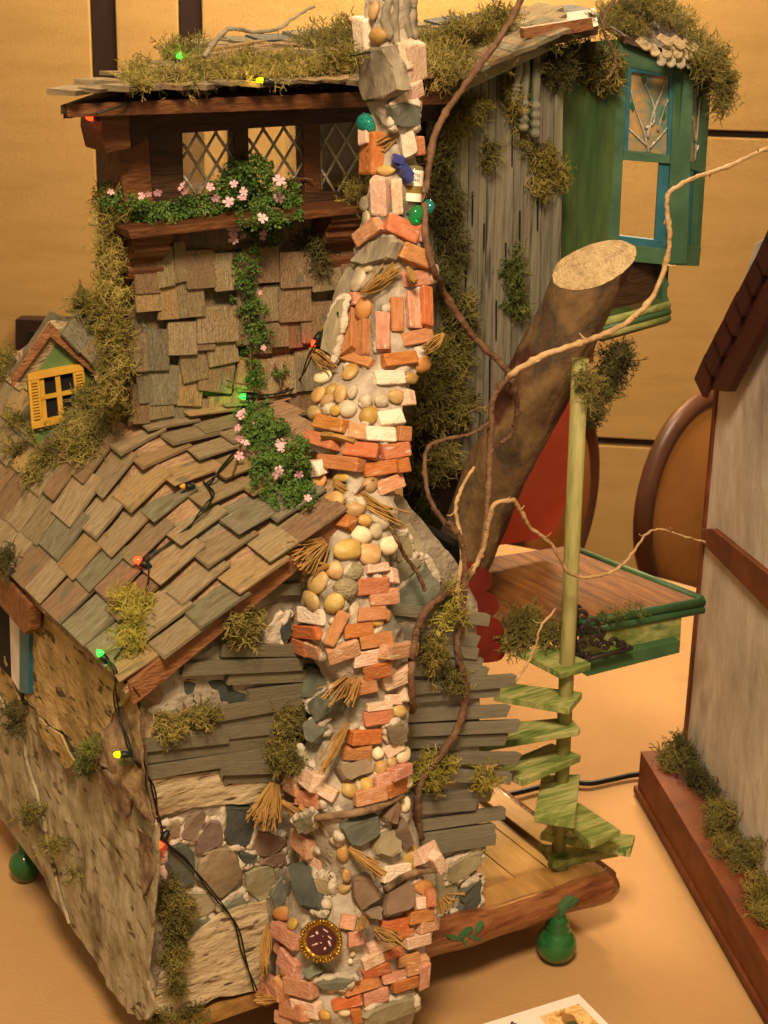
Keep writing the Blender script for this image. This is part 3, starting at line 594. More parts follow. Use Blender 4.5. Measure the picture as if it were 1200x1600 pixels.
for r, row in enumerate(rows):
    for i, (x0, x1, yb, k) in enumerate(row):
        h = 150 if r < 5 else 110
        top = yb-(h+random.uniform(-10, 25)); mat = [m_shA, m_shD, m_shC, m_shB, m_shC][k]
        cx, cy = (x0+x1)/2/2.667+150, (yb+top)/2/2.667+400
        piece('shingle', PU, cx, cy, (yb-top)/2.667, (x1-x0)/2.667*.98, 90+rot_.get((r, i), random.uniform(-2.5, 2.5)), .03, B_SH, mat, swall, lift=.062+.008*(5-r)+random.uniform(0, .014), tiltx=radians(-6))
# ---- window band
PB = PY(YU-.02)
pslab('head_beam', [(232, 172), (600, 150), (700, 152), (700, 190), (600, 188), (370, 202), (232, 212)], PY(YU-.06), .16, m_dark, H, .006)
pslab('corner_post', [(232, 205), (283, 200), (287, 318), (240, 322)], PY(YU-.04), .12, m_dark, H, .006)
pslab('outer_post', [(182, 200), (232, 198), (240, 322), (196, 326)], PY(YU-.10), .3, m_mah, H, .01)
pslab('bracket_head', [(160, 168), (202, 166), (206, 232), (166, 240), (158, 205)], PY(YU-.30), .35, m_mah, H, .015)
pslab('bracket_head', [(200, 166), (238, 166), (236, 215), (206, 232)], PY(YU-.14), .2, m_dark, H, .01)
pslab('sill_rail', [(236, 305), (480, 300), (700, 300), (700, 330), (480, 335), (236, 355)], PY(YU-.05), .16, m_dark, H, .006)
pslab('window_sill', [(200, 360), (560, 322), (580, 320), (580, 331), (560, 334), (205, 374)], PY(YU-.34), .40, m_mah, H, .008)
def lead_window(px, tag_):
    w = empty('leaded_window', PB.at(*px[3])); w.parent = H
    (ax, ay), (bx, by), (cx, cy), (dx, dy) = px
    def bl(u, v): 
        return (ax*(1-u)+bx*u)*(1-v)+(dx*(1-u)+cx*u)*v, (ay*(1-u)+by*u)*(1-v)+(dy*(1-u)+cy*u)*v
    pl = PY(YU+.01)
    fr = MB()
    for (u0, v0, u1, v1) in ((-.05, -.04, 1.05, 0), (-.05, 1, 1.05, 1.04), (-.05, 0, 0, 1), (1, 0, 1.05, 1)):
        fr.prism([off(pl, .03).at(*bl(*q)) for q in ((u0, v0), (u1, v0), (u1, v1), (u0, v1))], -pl.n*.08)
    fr.build('frame', m_dark, w)
    MB().prism([pl.at(*bl(*q)) for q in ((0, 0), (1, 0), (1, 1), (0, 1))], -pl.n*.008).build('pane', m_glass, w)
    for sgn in (1, -1):
        k = -1.6
        while k < 2.6:
            # line v = sgn*1.25*(u - k)
            pts = []
            for u in np.linspace(0, 1, 60):
                v = sgn*1.28*(u-k) if sgn > 0 else 1-1.28*(u-k)
                if 0 <= v <= 1: pts.append((u, v))
            if len(pts) > 4: MB().tube([off(pl, .014).at(*bl(*pts[0])), off(pl, .014).at(*bl(*pts[-1]))], .0105, 6).build('lead_strip', m_lead, w, True)
            k += .37
lead_window([(285, 208), (366, 203), (369, 306), (287, 312)], 1); lead_window([(388, 201), (474, 194), (477, 302), (390, 306)], 2); lead_window([(500, 190), (588, 185), (590, 306), (502, 308)], 3)
pslab('mullion', [(366, 195), (388, 193), (390, 312), (369, 312)], PY(YU-.04), .12, m_dark, H, .006)
pslab('mullion', [(474, 190), (500, 188), (502, 310), (477, 310)], PY(YU-.04), .12, m_mah, H, .006)
pslab('inner_curtain', [(488, 160), (700, 160), (700, 320), (496, 320)], PY(YU+.35), .05, m_inner, H)
# ---- corbels under the window band
def corbel(x0, x1, y0, y1, Yf_):
    p0 = PY(Yf_).at(x0, y0); p1 = PY(Yf_).at(x1, y0); q = PY(Yf_).at(x0, y1); h = p0[2]-q[2]
    prof = [(0, 0), (.30, 0), (.30, .10), (.27, .12), (.27, .2), (.23, .26), (.24, .34), (.21, .44), (.13, .54), (.11, .66), (.13, .72), (.12, .86), (.04, 1.0), (0, 1.0)]
    P = [(p0[0], YU-a_, p0[2]-b_*h) for a_, b_ in prof]
    MB().prism(P, (p1[0]-p0[0], 0, 0)).build('corbel', m_mah, H, bevel=.006)
corbel(206, 262, 362, 452, YU-.2); corbel(506, 566, 333, 440, YU-.2)

# ---- upper roof
def q3(px, py, Y): return PY(Y).at(px, py)
eL, eR = q3(92, 160, .38), q3(706, 133, .38); rL, rR = q3(325, 84, 2.3), q3(880, 30, 2.3)
upr = MB().prism([eL+(0.02, .03, -.02), eR+(0, .03, -.02), rR, rL], (0, 0, -.05)).build('upper_roof', m_dark, H)
def uprp(u, v): return (eL*(1-u)+eR*u)*(1-v)+(rL*(1-u)+rR*u)*v
MB().prism([eL+(.05, .02, -.015), eR+(0, .02, -.02), eR+(0, .02, -.125), eL+(.06, .02, -.09)], (0, .05, 0)).build('eave_fascia', m_mah, H, bevel=.006)
MB().prism([eL+(.05, .07, -.03), eL+(.05, .07, -.1), rL+(.02, 0, -.12), rL+(0, 0, -.03)], (.05, 0, 0)).build('verge_board', m_mah, H)
nrm = unit(np.cross(eR-eL, rL-eL)); nrm = nrm if nrm[2] > 0 else -nrm
for r in range(7):
    u = -.02
    while u < 1.0:
        w = random.uniform(.05, .085); v0 = r/7.-.02; v1 = v0+.22; a = uprp(u+w/2, v0); b = uprp(u+w/2, v1); L_ = np.linalg.norm(b-a); x = unit(b-a); q_ = Matrix.Rotation(radians(random.uniform(2, 7)), 3, Vector(np.cross(nrm, x)))
        x2 = np.array(q_ @ Vector(x)); 
        if x2[2] > x[2]: q_.invert(); x2 = np.array(q_ @ Vector(x))
        n2 = np.cross(x2, np.cross(nrm, x)); n2 = n2 if n2[2] > 0 else -n2
        put('shingle', B_SH, random.choice([m_shA, m_shD, m_shC, m_shA]), upr, (a+b)/2+nrm*(.03+random.uniform(0, .02)), x2, np.cross(n2, x2), n2, L_, (eR-eL)[0]*w*.97, random.uniform(.022, .035))
        u += w
# loose pale battens lying on the roof
for (x0, y0, x1, y1) in ((300, 92, 455, 66), (330, 98, 470, 72), (345, 104, 445, 84), (430, 84, 462, 70), (300, 84, 455, 58), (360, 100, 430, 74), (255, 118, 360, 86), (470, 62, 560, 50)):
    a = uprp(*[0, 0]); pl = Plane(eL+nrm*.09, nrm); A, B = pl.at(x0, y0), pl.at(x1, y1)
    put('batten', B_BOARD, m_shC if y0 < 95 else m_shD, upr, (A+B)/2, B-A, np.cross(nrm, B-A), nrm, np.linalg.norm(B-A), .06, .03)
for i in range(26):   # dark slates along the ridge
    t = i/25; c = rL*(1-t)+rR*t+np.array([0, -.02, .05+random.uniform(0, .03)])
    put('ridge_shingle', B_SH, random.choice([m_shB, m_stD, m_shA]), upr, c, unit(rR-rL)+rng.normal(0, .08, 3), (0, 1, .1), (0, -.1, 1), random.uniform(.2, .34), .25, .025)
# cross gable over the grey plank wall
YG = .86; PG = PY(YG)
gR = [q3(702, 128, .62), q3(868, 56, .62), q3(935, 40, .70)]
gB = [q3(660, 62, 2.2), q3(860, 22, 2.2), q3(930, 12, 2.2)]
xr = MB(); xr.add([*gR, *gB, *[p-(0, 0, .06) for p in gR+gB]], [(0, 1, 4, 3), (1, 2, 5, 4), (9, 10, 7, 6), (10, 11, 8, 7), (0, 6, 7, 1), (1, 7, 8, 2), (2, 8, 11, 5), (5, 11, 10, 4), (4, 10, 9, 3), (3, 9, 6, 0)])
xr = xr.build('cross_roof', m_dark, H)
for r in range(6):
    for i in range(9):
        u = (i+.5)/9; v = r/6.
        A = (gR[0]*(1-u)+gR[1]*u); B = (gB[0]*(1-u)+gB[1]*u); c = A*(1-v)+B*v
        put('shingle', B_SH, random.choice([m_shA, m_shB, m_shD]), xr, c+np.array([0, .05, .045+.012*(r % 2)]), unit(gR[1]-gR[0])+rng.normal(0, .05, 3), (0, 1, .05), (-.3, -.1, 1), .2, .34, .03)
pslab('barge_board', [(698, 132), (868, 58), (870, 74), (706, 152)], PY(.60), .05, m_clap, H, .004)
pslab('gable_fascia', [(818, 44), (925, 27), (928, 46), (868, 58), (820, 60)], PY(.60), .05, m_fasc, H, .004)
pslab('gable_fascia', [(655, 132), (703, 124), (703, 143), (655, 146)], PY(.55), .05, m_mah, H, .004)
# ---- grey vertical planks
pwall = pslab('plank_wall', [(655, 150), (703, 140), (868, 66), (868, 560), (800, 620), (745, 690), (655, 640)], PY(YG+.06), .08, m_dark, H)
xsb = [672, 690, 708, 722, 735, 752, 764, 777, 794, 806, 822, 834, 850, 868, 882]
for i in range(len(xsb)-1):
    x0, x1 = xsb[i]+.6, xsb[i+1]-.6; xc = (x0+x1)/2
    ytop = 138-(xc-705)*.43+6; yb = [640, 655, 640, 690, 725, 715, 735, 700, 640, 650, 600, 560, 560, 540][i]; lean = -18*(1-(xc-690)/400)
    pslab('plank', [(x0, ytop+4), (x1, ytop-2), (x1+lean*.7, yb), (x0+lean*.7, yb+random.uniform(-6, 6))], PY(YG), .05, m_plank, pwall, .004, random.uniform(0, .03))
for (x, y, h_) in ((756, 350, 40), (775, 470, 60), (738, 300, 50), (790, 380, 50), (727, 420, 60), (765, 560, 70), (812, 330, 60), (840, 300, 60), (800, 200, 60)):
    pslab('split', [(x, y), (x+1.8, y-1), (x+1.3, y+h_), (x-.3, y+h_)], PY(YG-.035), .008, m_black, pwall)
pslab('lower_wall', [(640, 600), (760, 600), (790, 760), (760, 900), (640, 930)], PY(YG+.5), .1, m_black, H)
pslab('plank', [(737, 640), (752, 645), (756, 725), (742, 724)], PY(YG-.2), .05, m_plank, pwall, .004)
# turned spindles
def spindle(x0, y0, x1, y1, r=.035):
    A, B = PY(YG-.12).at(x0, y0), PY(YG-.12).at(x1, y1); ax = B-A; L_ = np.linalg.norm(ax); pr = []
    for t in np.linspace(0, 1, 60):
        if t < .58: rr = .62+.38*sin(pi*min(1, t/.6))
        else: rr = .72+.42*abs(sin((t-.58)*pi*9.5))
        pr.append((r*rr, t*L_))
    MB().lathe(A, pr, 12, ax).build('turned_spindle', m_plank, H, True)
    MB().lathe(A-PG.n*.03, [(a_*.8, b_) for a_, b_ in pr], 12, ax).build('turned_spindle', m_lip, H, True)
spindle(812, 92, 804, 158); spindle(822, 88, 818, 205); spindle(838, 80, 836, 215)
# ---- green curved wall and bay window
gwl = [q3(862, 80, 1.0), q3(905, 70, 1.12), q3(968, 62, 1.12)]; gwb = [q3(856, 560, 1.0), q3(900, 540, 1.12), q3(950, 420, 1.12)]
mb = MB(); n_ = 12; back = np.array([0, .07, 0]); T_ = spline(gwl, 6); B_ = spline(gwb, 6)
m_ = len(T_); mb.add(T_+B_+[p+back for p in T_]+[p+back for p in B_], [(i, i+1, m_+i+1, m_+i) for i in range(m_-1)]+[(2*m_+i+1, 2*m_+i, 3*m_+i, 3*m_+i+1) for i in range(m_-1)]+[(0, m_, 3*m_, 2*m_), (m_-1, 3*m_-1, 4*m_-1, 2*m_-1)]); mb.build('green_panel', m_green, H)
A0 = PY(1.12).at(965, 240); A1 = PY(.86).at(1060, 240); A2 = PY(1.02).at(1105, 260)
F1 = plan2(A0, A1); F2 = plan2(A1, A2)
bay = empty('bay_window', F1.at(1000, 410)); bay.parent = H
def strip(pl, px, mat, name='frame', th=.05, front_=0., par=None, bevel=.004): return pslab(name, px, pl, th, mat, par or bay, bevel, front_)
strip(F1, [(966, 60), (982, 66), (966, 405), (948, 402)], m_greenD, 'casing', .08, .02)
strip(F1, [(982, 66), (1064, 92), (1062, 122), (980, 104)], m_greenD, 'casing', .07, .015)
strip(F1, [(1054, 110), (1084, 118), (1073, 412), (1040, 412)], m_greenD, 'casing', .08, .025)
strip(F1, [(950, 378), (1044, 390), (1042, 414), (948, 405)], m_greenD, 'casing', .08, .03)
strip(F1, [(975, 235), (1050, 243), (1049, 256), (972, 250)], m_greenD, 'sash_rail', .05, .012)
strip(F1, [(981, 100), (1054, 110), (1053, 121), (981, 112)], m_blue, 'sash_rail', .05, .008)
strip(F1, [(1046, 118), (1056, 120), (1050, 245), (1042, 243)], m_blue, 'sash_stile', .05, .008)
strip(F1, [(980, 110), (987, 111), (981, 237), (973, 236)], m_blue, 'sash_stile', .05, .008)
strip(F1, [(1030, 254), (1050, 256), (1042, 390), (1022, 386)], m_blue, 'sash_stile', .06, -.02)
strip(F1, [(966, 368), (1034, 376), (1040, 390), (964, 382)], m_blue, 'sash_rail', .06, -.01)
sp = strip(F1, [(984, 108), (1050, 116), (1044, 242), (978, 236)], m_stain, 'stained_pane', .012, -.03, bevel=0)
for br in ([(1014, 238), (1006, 205), (990, 160), (984, 128)], [(1010, 215), (1020, 180), (1032, 150), (1040, 122)], [(1008, 200), (1022, 190), (1020, 160), (1005, 125)], [(1014, 232), (1030, 215), (1046, 196)], [(1012, 228), (990, 208), (982, 200)], [(1028, 205), (1036, 175), (1048, 148)], [(1012, 215), (1022, 172), (1040, 128)]):
    MB().tube(spline([off(F1, -.018).at(*p) for p in br], 4), [.012*(1-.6*i/(4*(len(br)-1))) for i in range(4*(len(br)-1)+1)], 6).build('lead_branch', m_lead, bay, True)
for lf in ((1006, 122), (988, 165), (1036, 178)):
    c = off(F1, -.012); MB().prism([c.at(lf[0], lf[1]-11), c.at(lf[0]+5, lf[1]), c.at(lf[0]+1, lf[1]+10), c.at(lf[0]-4, lf[1])], -F1.n*.006).build('glass_leaf', m_gourd, bay)
strip(F2, [(1062, 95), (1110, 130), (1108, 150), (1074, 128)], m_greenD, 'casing', .06, .012)
strip(F2, [(1064, 110), (1082, 122), (1074, 412), (1052, 412)], m_greenD, 'casing', .06, .008)
strip(F2, [(1098, 140), (1111, 140), (1093, 414), (1086, 414)], m_greenD, 'casing', .06, .008)
strip(F2, [(1050, 385), (1096, 386), (1092, 416), (1048, 414)], m_greenD, 'casing', .07, .02)
strip(F2, [(1074, 250), (1100, 258), (1098, 270), (1072, 262)], m_greenD, 'sash_rail', .05, .012)
strip(F2, [(1080, 125), (1102, 142), (1098, 262), (1074, 254)], m_stain, 'stained_pane', .012, -.02, bevel=0)
strip(F2, [(1076, 262), (1084, 264), (1076, 388), (1068, 388)], m_blue, 'sash_stile', .05, .0)
strip(F2, [(1082, 262), (1100, 266), (1092, 388), (1074, 388)], m_blue, 'inner_shutter', .03, -.05)
for br in ([(1086, 252), (1090, 200), (1094, 150)], [(1087, 240), (1096, 215)], [(1088, 225), (1082, 180)]): MB().tube(spline([off(F2, -.008).at(*p) for p in br], 4), .007, 6).build('lead_branch', m_lead, bay, True)
# bay floor, roof sheet and scalloped shingles
zb = F1.at(1000, 408)[2]; MB().prism([(A0[0], A0[1], zb), (A1[0], A1[1], zb), (A2[0], A2[1], zb), (A2[0]+.1, A2[1]+.5, zb), (A0[0]+.2, A0[1]+.5, zb)], (0, 0, .05)).build('bay_floor', m_greenD, H)
rt_ = [q3(920, 30, 1.5), q3(975, 66, 1.05), q3(1066, 98, .78), q3(1122, 145, .95), q3(1060, 30, 2.0)]
MB().prism(rt_, (0, 0, .05)).build('bay_roof', m_dark, H)
for (x, y, an, ln) in ((1034, 92, 100, 26), (1049, 93, 95, 28), (1064, 95, 92, 28), (1079, 97, 85, 26), (1093, 103, 70, 26), (1106, 114, 70, 24), (1042, 80, 80, 26), (1058, 80, 70, 28), (1074, 82, 60, 28), (1088, 86, 50, 28), (1022, 78, 60, 24), (1006, 68, 40, 28), (1060, 66, 45, 30), (1078, 70, 35, 30), (1040, 62, 30, 30)):
    c = PY(.72 if x < 1095 else .85).at(x, y); vd = unit(CC-c); n = unit(vd+np.array([0, 0, .9])); pl = Plane(c, n)
    a = radians(an); d = unit(pl.at(x+cos(a)*10, y+sin(a)*10)-c); s = np.cross(n, d); h_ = ln/2/FPX*11.8; w_ = .036
    P = [c-d*h_-s*w_*.8, c-d*h_+s*w_*.8, c+d*h_*.5+s*w_, c+d*h_*.85+s*w_*.7, c+d*h_, c+d*h_*.85-s*w_*.7, c+d*h_*.5-s*w_]
    MB().prism(P, -n*.016).build('scallop_shingle', m_scal if y > 84 else m_shA, H, bevel=.003)
# below the bay
pslab('bay_corbel', [(960, 412), (1046, 412), (1042, 472), (990, 500), (940, 515), (935, 430)], PY(1.05), .25, m_dark, H, .01)
pslab('scalloped_edge', [(1036, 412), (1044, 420), (1040, 432), (1046, 444), (1041, 456), (1046, 470), (1046, 500), (1034, 500)], PY(.98), .08, m_greenD, H, .003)
for k in range(3):
    a, b = q3(938, 505+k*10, .95), q3(1045, 476+k*10, .95); MB().tube([a, b], .032, 12).build('half_round_moulding', m_lip if k == 1 else m_greenL, H, True)
    MB().tube([q3(690+0, 0, .95)*0+a+(0, 0, 0), a+np.array([-.06, .35, 0])], .032, 12).build('half_round_moulding', m_greenL, H, True)
pslab('moulding_backing', [(938, 492), (1045, 466), (1045, 504), (940, 534)], PY(.99), .2, m_green, H)

# ---- leaning trunk
tax = spline([q3(672, 1010, .45), q3(716, 885, .36), q3(754, 790, .26), q3(796, 695, .12), q3(862, 556, -.06), q3(928, 414, -.25)], 22)
tb = tax[0]; tt = tax[-1]
cutn = unit(unit(CC-tt)*.40+np.array([0, 0, 1.])*.80-CR*.20)
ax = unit(tax[-1]-tax[-23]); NR = 80; V = []; F = []; K = len(tax)
xv = unit(np.cross(ax, cutn)); yv = np.cross(ax, xv)
for i in range(K):
    t = i/(K-1); 
    for k in range(NR):
        a = 2*pi*k/NR; r0 = .215+.022*t+.10*max(0, .3-t)
        o_ = (xv*cos(a)+yv*sin(a))*r0*(1+.10*noise.noise(Vector((cos(a)*1.2, sin(a)*1.2, t*5)))+.035*noise.noise(Vector((cos(a)*4, sin(a)*4, t*14)))+.022*noise.noise(Vector((cos(a)*11, sin(a)*11, t*40))))
        V.append(tax[i]+o_-ax*((o_ @ cutn)/(ax @ cutn))*t**6)
for i in range(K-1):
    for k in range(NR): F.append((i*NR+k, i*NR+(k+1) % NR, (i+1)*NR+(k+1) % NR, (i+1)*NR+k))
trunk = mesh_obj('tree_trunk', V, F, m_trunk, H, True)
rim = [V[(K-1)*NR+k] for k in range(NR)]; cen = np.mean(rim, axis=0)
Vc = [cen]+[cen+(np.array(p)-cen)*.5 for p in rim]+[cen+(np.array(p)-cen)*.96+cutn*.002 for p in rim]+[np.array(p) for p in rim]
Fc = [(0, 1+k, 1+(k+1) % NR) for k in range(NR)]+[(1+j*NR+k, 1+(j+1)*NR+k, 1+(j+1)*NR+(k+1) % NR, 1+j*NR+(k+1) % NR) for j in range(2) for k in range(NR)]
mesh_obj('cut_end', [np.array(v)+cutn*.004 for v in Vc], Fc, m_cut, trunk)
for (x, y) in ((898, 468), (885, 560), (845, 520), (860, 700), (800, 730), (952, 470)):
    pass

# ---- deck, rails and landing
ZD = 2.30; D0, D1 = PZ(ZD).at(885, 853), PZ(ZD).at(1092, 936); D2 = PZ(ZD).at(772, 990); D3 = D2+(D0-D1)
deck = MB().prism([D0-(0, 0, .03), D1-(0, 0, .03), D2-(0, 0, .03), D3-(0, 0, .03)], (0, 0, -.08)).build('porch_deck', m_lip, H)
for i in range(11):
    a, b = i/11, (i+.985)/11
    MB().prism([D0+(D3-D0)*a, D1+(D2-D1)*a, D1+(D2-D1)*b, D0+(D3-D0)*b], (0, 0, -.028)).build('deck_plank', m_deck, deck, bevel=.003)
MB().tube([D0+(0, 0, -.0), D1+(.02, -.01, 0)], .03, 10).build('edge_moulding', m_lip, deck, True)
for k in range(2): MB().tube([D1+np.array([.03, -.02, -.02-k*.065]), D1+(D2-D1)*.62+np.array([0, -.03, -.02-k*.065])], .036, 12).build('edge_moulding', m_lip, deck, True)
DN = plan2(D1, D2)
pslab('apron_panel', [(912, 975), (1066, 945), (1063, 1010), (905, 1042)], DN, .05, m_greenL, H, .006, .03)
pslab('apron_lip', [(905, 1036), (1063, 1001), (1062, 1020), (918, 1057), (900, 1046)], DN, .14, m_lip, H, .006, .12)
# scrollwork bracket
fret = MB(); pf = off(DN, .20)
def scroll(cx, cy, r, a0, turns, r2=.25):
    P = []; n = 26
    for i in range(n):
        t = i/(n-1); a = a0+turns*2*pi*t; rr = r*(1-(1-r2)*t); P.append(pf.at(cx+rr*cos(a), cy+rr*sin(a)))
    fret.tube(P, .0165, 6)
fret.tube([pf.at(899, 948), pf.at(898, 1034)], .018, 6); fret.tube([pf.at(896, 1036), pf.at(988, 1012)], .018, 6)
for s_ in ((911, 962, 10, 2.5, .9), (912, 985, 9, .5, -.9), (928, 978, 12, 3.5, .9), (910, 1008, 11, 2, .9), (930, 1002, 11, 0, -.95), (945, 1010, 9, 3, .9), (958, 1004, 9, 1, -.9), (972, 1008, 7, 3, .9), (905, 1025, 7, 1, .9), (982, 1011, 4, 0, .9), (918, 1022, 7, 4, -.9), (938, 990, 7, 5, .8), (904, 950, 6, 1, .8)): scroll(*s_)
fret.build('fretwork_bracket', m_iron, H, True)
# post and steps
pb = PZ(.535).at(872, 1352); post = empty('spiral_stair', pb); post.parent = H
ptop = CC+ray(907, 560)*((pb+np.array([0, 0, 3.6])-CC) @ CF)
MB().tube([pb, pb+(ptop-pb)*.5, ptop], [.052, .055, .058], 14).build('stair_post', m_pole, post, True)
def zpost(py):
    best = min(np.linspace(0, 1, 400), key=lambda t: abs(proj(pb+(ptop-pb)*t)[1]-py)); return (pb+(ptop-pb)*best)[2]
MB().lathe(pb+(0, 0, -.01), [(.075, 0), (.08, .02), (.06, .045)], 14).build('post_foot', m_greenL, post, True)
def step(pts, zpy, th=.055, name='stair_step'):
    z = zpost(zpy); pl = PZ(z); P = [pl.at(x/4+760, y/4+980) for x, y in pts]; MB().prism(P, (0, 0, -th)).build(name, m_greenL, post, bevel=.006)
step([(185, 140), (465, 285), (650, 235), (655, 222), (430, 120)], 1036, .05, 'landing')
step([(45, 420), (130, 345), (600, 405), (520, 505)], 1085)
step([(-60, 760), (0, 650), (200, 590), (520, 560), (587, 630), (575, 645), (300, 690), (40, 735)], 1127, .045)
step([(45, 872), (405, 722), (592, 800), (230, 955)], 1176)
step([(345, 925), (585, 918), (552, 1218), (297, 1180)], 1220)
step([(420, 1150), (575, 1092), (840, 1268), (658, 1345)], 1262)
step([(335, 1290), (400, 1225), (930, 1300), (900, 1400)], 1303)
step([(325, 1350), (830, 1395), (420, 1470)], 1328)
# red slide panel and scalloped trim
pslab('red_panel', [(884, 606), (899, 636), (895, 700), (890, 770), (866, 838), (772, 854), (740, 864), (790, 700), (850, 600)], PY(.95), .08, m_red, H, .01)
pslab('orange_cap', [(913, 538), (931, 532), (927, 566), (915, 570)], PY(.5), .08, m_brO, H, .005)
sc_o = [(700, 884), (742, 880)]
for (x, y, r) in ((752, 907, 19), (760, 946, 20), (768, 985, 20), (774, 1018, 16)):
    sc_o += [(x+r*cos(t), y+r*sin(t)) for t in np.linspace(-pi/2.3, pi/2.3, 7)]
pslab('scalloped_trim', sc_o+[(762, 1036), (700, 1036)], PY(-.13), .05, m_redD, H, .006)
# ---- dormer on the lower roof
hd = RS.hit(92, 672)
DY = hd[0][1] if hd else 2.2
DP = plan2((hd[0][0], hd[0][1], 0), (hd[0][0]+cos(radians(-14)), hd[0][1]+sin(radians(-14)), 0))
dm = empty('dormer', hd[0]); dm.parent = H
pslab('front_wall', [(76, 512), (132, 568), (142, 660), (135, 672), (60, 700), (50, 675), (42, 588)], DP, .06, m_dgrn, dm, .003)
pslab('side_wall', [(132, 568), (146, 572), (152, 655), (142, 662)], DP, .5, m_dgrn, dm, .003, -.01)
# gable roof boards going back
back = -DP.n*1.0
for A_, B_ in (((77, 500), (18, 590)), ((77, 500), (150, 572))):
    a, b = off(DP, .07).at(*A_), off(DP, .07).at(*B_); dirn = unit(np.array([.82, .22, -.17]))*.62
    MB().prism([a, b, b-(0, 0, .035), a-(0, 0, .05)], dirn).build('roof_slope', m_shA, dm, bevel=.003)
    d = unit(b-a); s = np.array([0, 0, -1.]); a2 = a+DP.n*.012; b2 = b+DP.n*.012
    MB().prism([a2+(0, 0, -.01), b2, b2+(0, 0, -.075), a2+(0, 0, -.115)], -DP.n*.06).build('barge_board', m_fasc, dm, bevel=.003)
    for i in range(3):
        for j in range(2):
            c = a+(b-a)*(.2+.32*i)+dirn*(.26+.46*j); n = unit(np.cross(b-a, dirn)); n = n if n[2] > 0 else -n
            put('shingle', B_SH, m_shA if (i+j) % 2 else m_shB, H, c+n*.03, b-a, np.cross(n, b-a), n, np.linalg.norm(b-a)*.42, .30, .022)
dw = empty('dormer_window', DP.at(90, 620)); dw.parent = H
def dq(u, v):   # bilinear over the yellow frame outline
    (ax_, ay_), (bx, by), (cx, cy), (dx, dy) = (43, 585), (130, 569), (140, 652), (50, 671)
    return (ax_*(1-u)+bx*u)*(1-v)+(dx*(1-u)+cx*u)*v, (ay_*(1-u)+by*u)*(1-v)+(dy*(1-u)+cy*u)*v
def dbox(u0, v0, u1, v1, fr, th, mat, name): pslab(name, [dq(u0, v0), dq(u1, v0), dq(u1, v1), dq(u0, v1)], DP, th, mat, dw, .002, fr)
dbox(0, 0, 1, .12, .05, .06, m_yel, 'frame'); dbox(0, .88, 1, 1, .05, .06, m_yel, 'frame'); dbox(0, .12, .2, .88, .045, .05, m_yel, 'frame'); dbox(.8, .12, 1, .88, .045, .05, m_yel, 'frame')
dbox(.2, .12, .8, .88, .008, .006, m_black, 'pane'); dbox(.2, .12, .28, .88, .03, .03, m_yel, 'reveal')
dbox(.48, .12, .57, .88, .035, .03, m_yel, 'glazing_bar'); dbox(.2, .44, .8, .51, .036, .03, m_yel, 'glazing_bar')
for s_ in (.05, .85):
    for i in range(13): dbox(s_, .15+i*.055, s_+.11, .18+i*.055, .062, .02, m_yel, 'louvre')

# ================================================================== CHIMNEY
lv = [(-40, 572, 650), (30, 571, 655), (100, 570, 652), (150, 574, 648), (200, 583, 648), (250, 582, 650), (300, 577, 655), (350, 566, 658), (400, 557, 668), (450, 552, 670), (500, 548, 668), (550, 538, 664), (600, 505, 638), (650, 492, 630),
      (700, 492, 630), (750, 505, 622), (800, 490, 622), (850, 474, 610), (900, 466, 608), (950, 466, 608), (1000, 470, 624), (1050, 486, 630), (1100, 488, 628), (1150, 482, 628), (1200, 462, 628), (1250, 460, 634), (1280, 468, 644), (1330, 468, 658),
      (1380, 448, 665), (1450, 438, 662), (1500, 432, 658), (1550, 428, 650), (1600, 436, 640), (1700, 440, 640)]
ly = np.array([l[0] for l in lv]); lL = np.array([l[1] for l in lv]); lR = np.array([l[2] for l in lv])
yck = [-40, 150, 400, 600, 800, 1000, 1200, 1600, 1700]; ycv = [.02, .0, -.05, -.32, -.72, -.92, -1.02, -1.18, -1.2]
NA = 84; yy = np.arange(-40, 1701, 9.); V = []; F = []
for j, y in enumerate(yy):
    L_, R_ = np.interp(y, ly, lL), np.interp(y, ly, lR); c = PY(np.interp(y, yck, ycv)).at((L_+R_)/2, y); dep = (c-CC) @ CF; hw = (R_-L_)/2/FPX*dep/1.17
    for k in range(NA):
        a = 2*pi*k/NA; ca, sa = cos(a), sin(a); e = .55
        o_ = np.array([abs(ca)**e*np.sign(ca), abs(sa)**e*np.sign(sa), 0])*hw
        q = Vector(c+o_); am = .06 if y > 200 else .035
        d = noise.noise(q*3.1)*am+noise.noise(q*9)*am*.6+noise.noise(q*22)*.014
        V.append(tuple(c+o_*(1+d/max(hw, .1))))
for j in range(len(yy)-1):
    for k in range(NA): F.append((j*NA+k, (j+1)*NA+k, (j+1)*NA+(k+1) % NA, j*NA+(k+1) % NA))
F.append(tuple(range(NA))); F.append(tuple(range((len(yy)-1)*NA, len(yy)*NA)))
chim = mesh_obj('chimney', V, F, m_mortC, H, True)
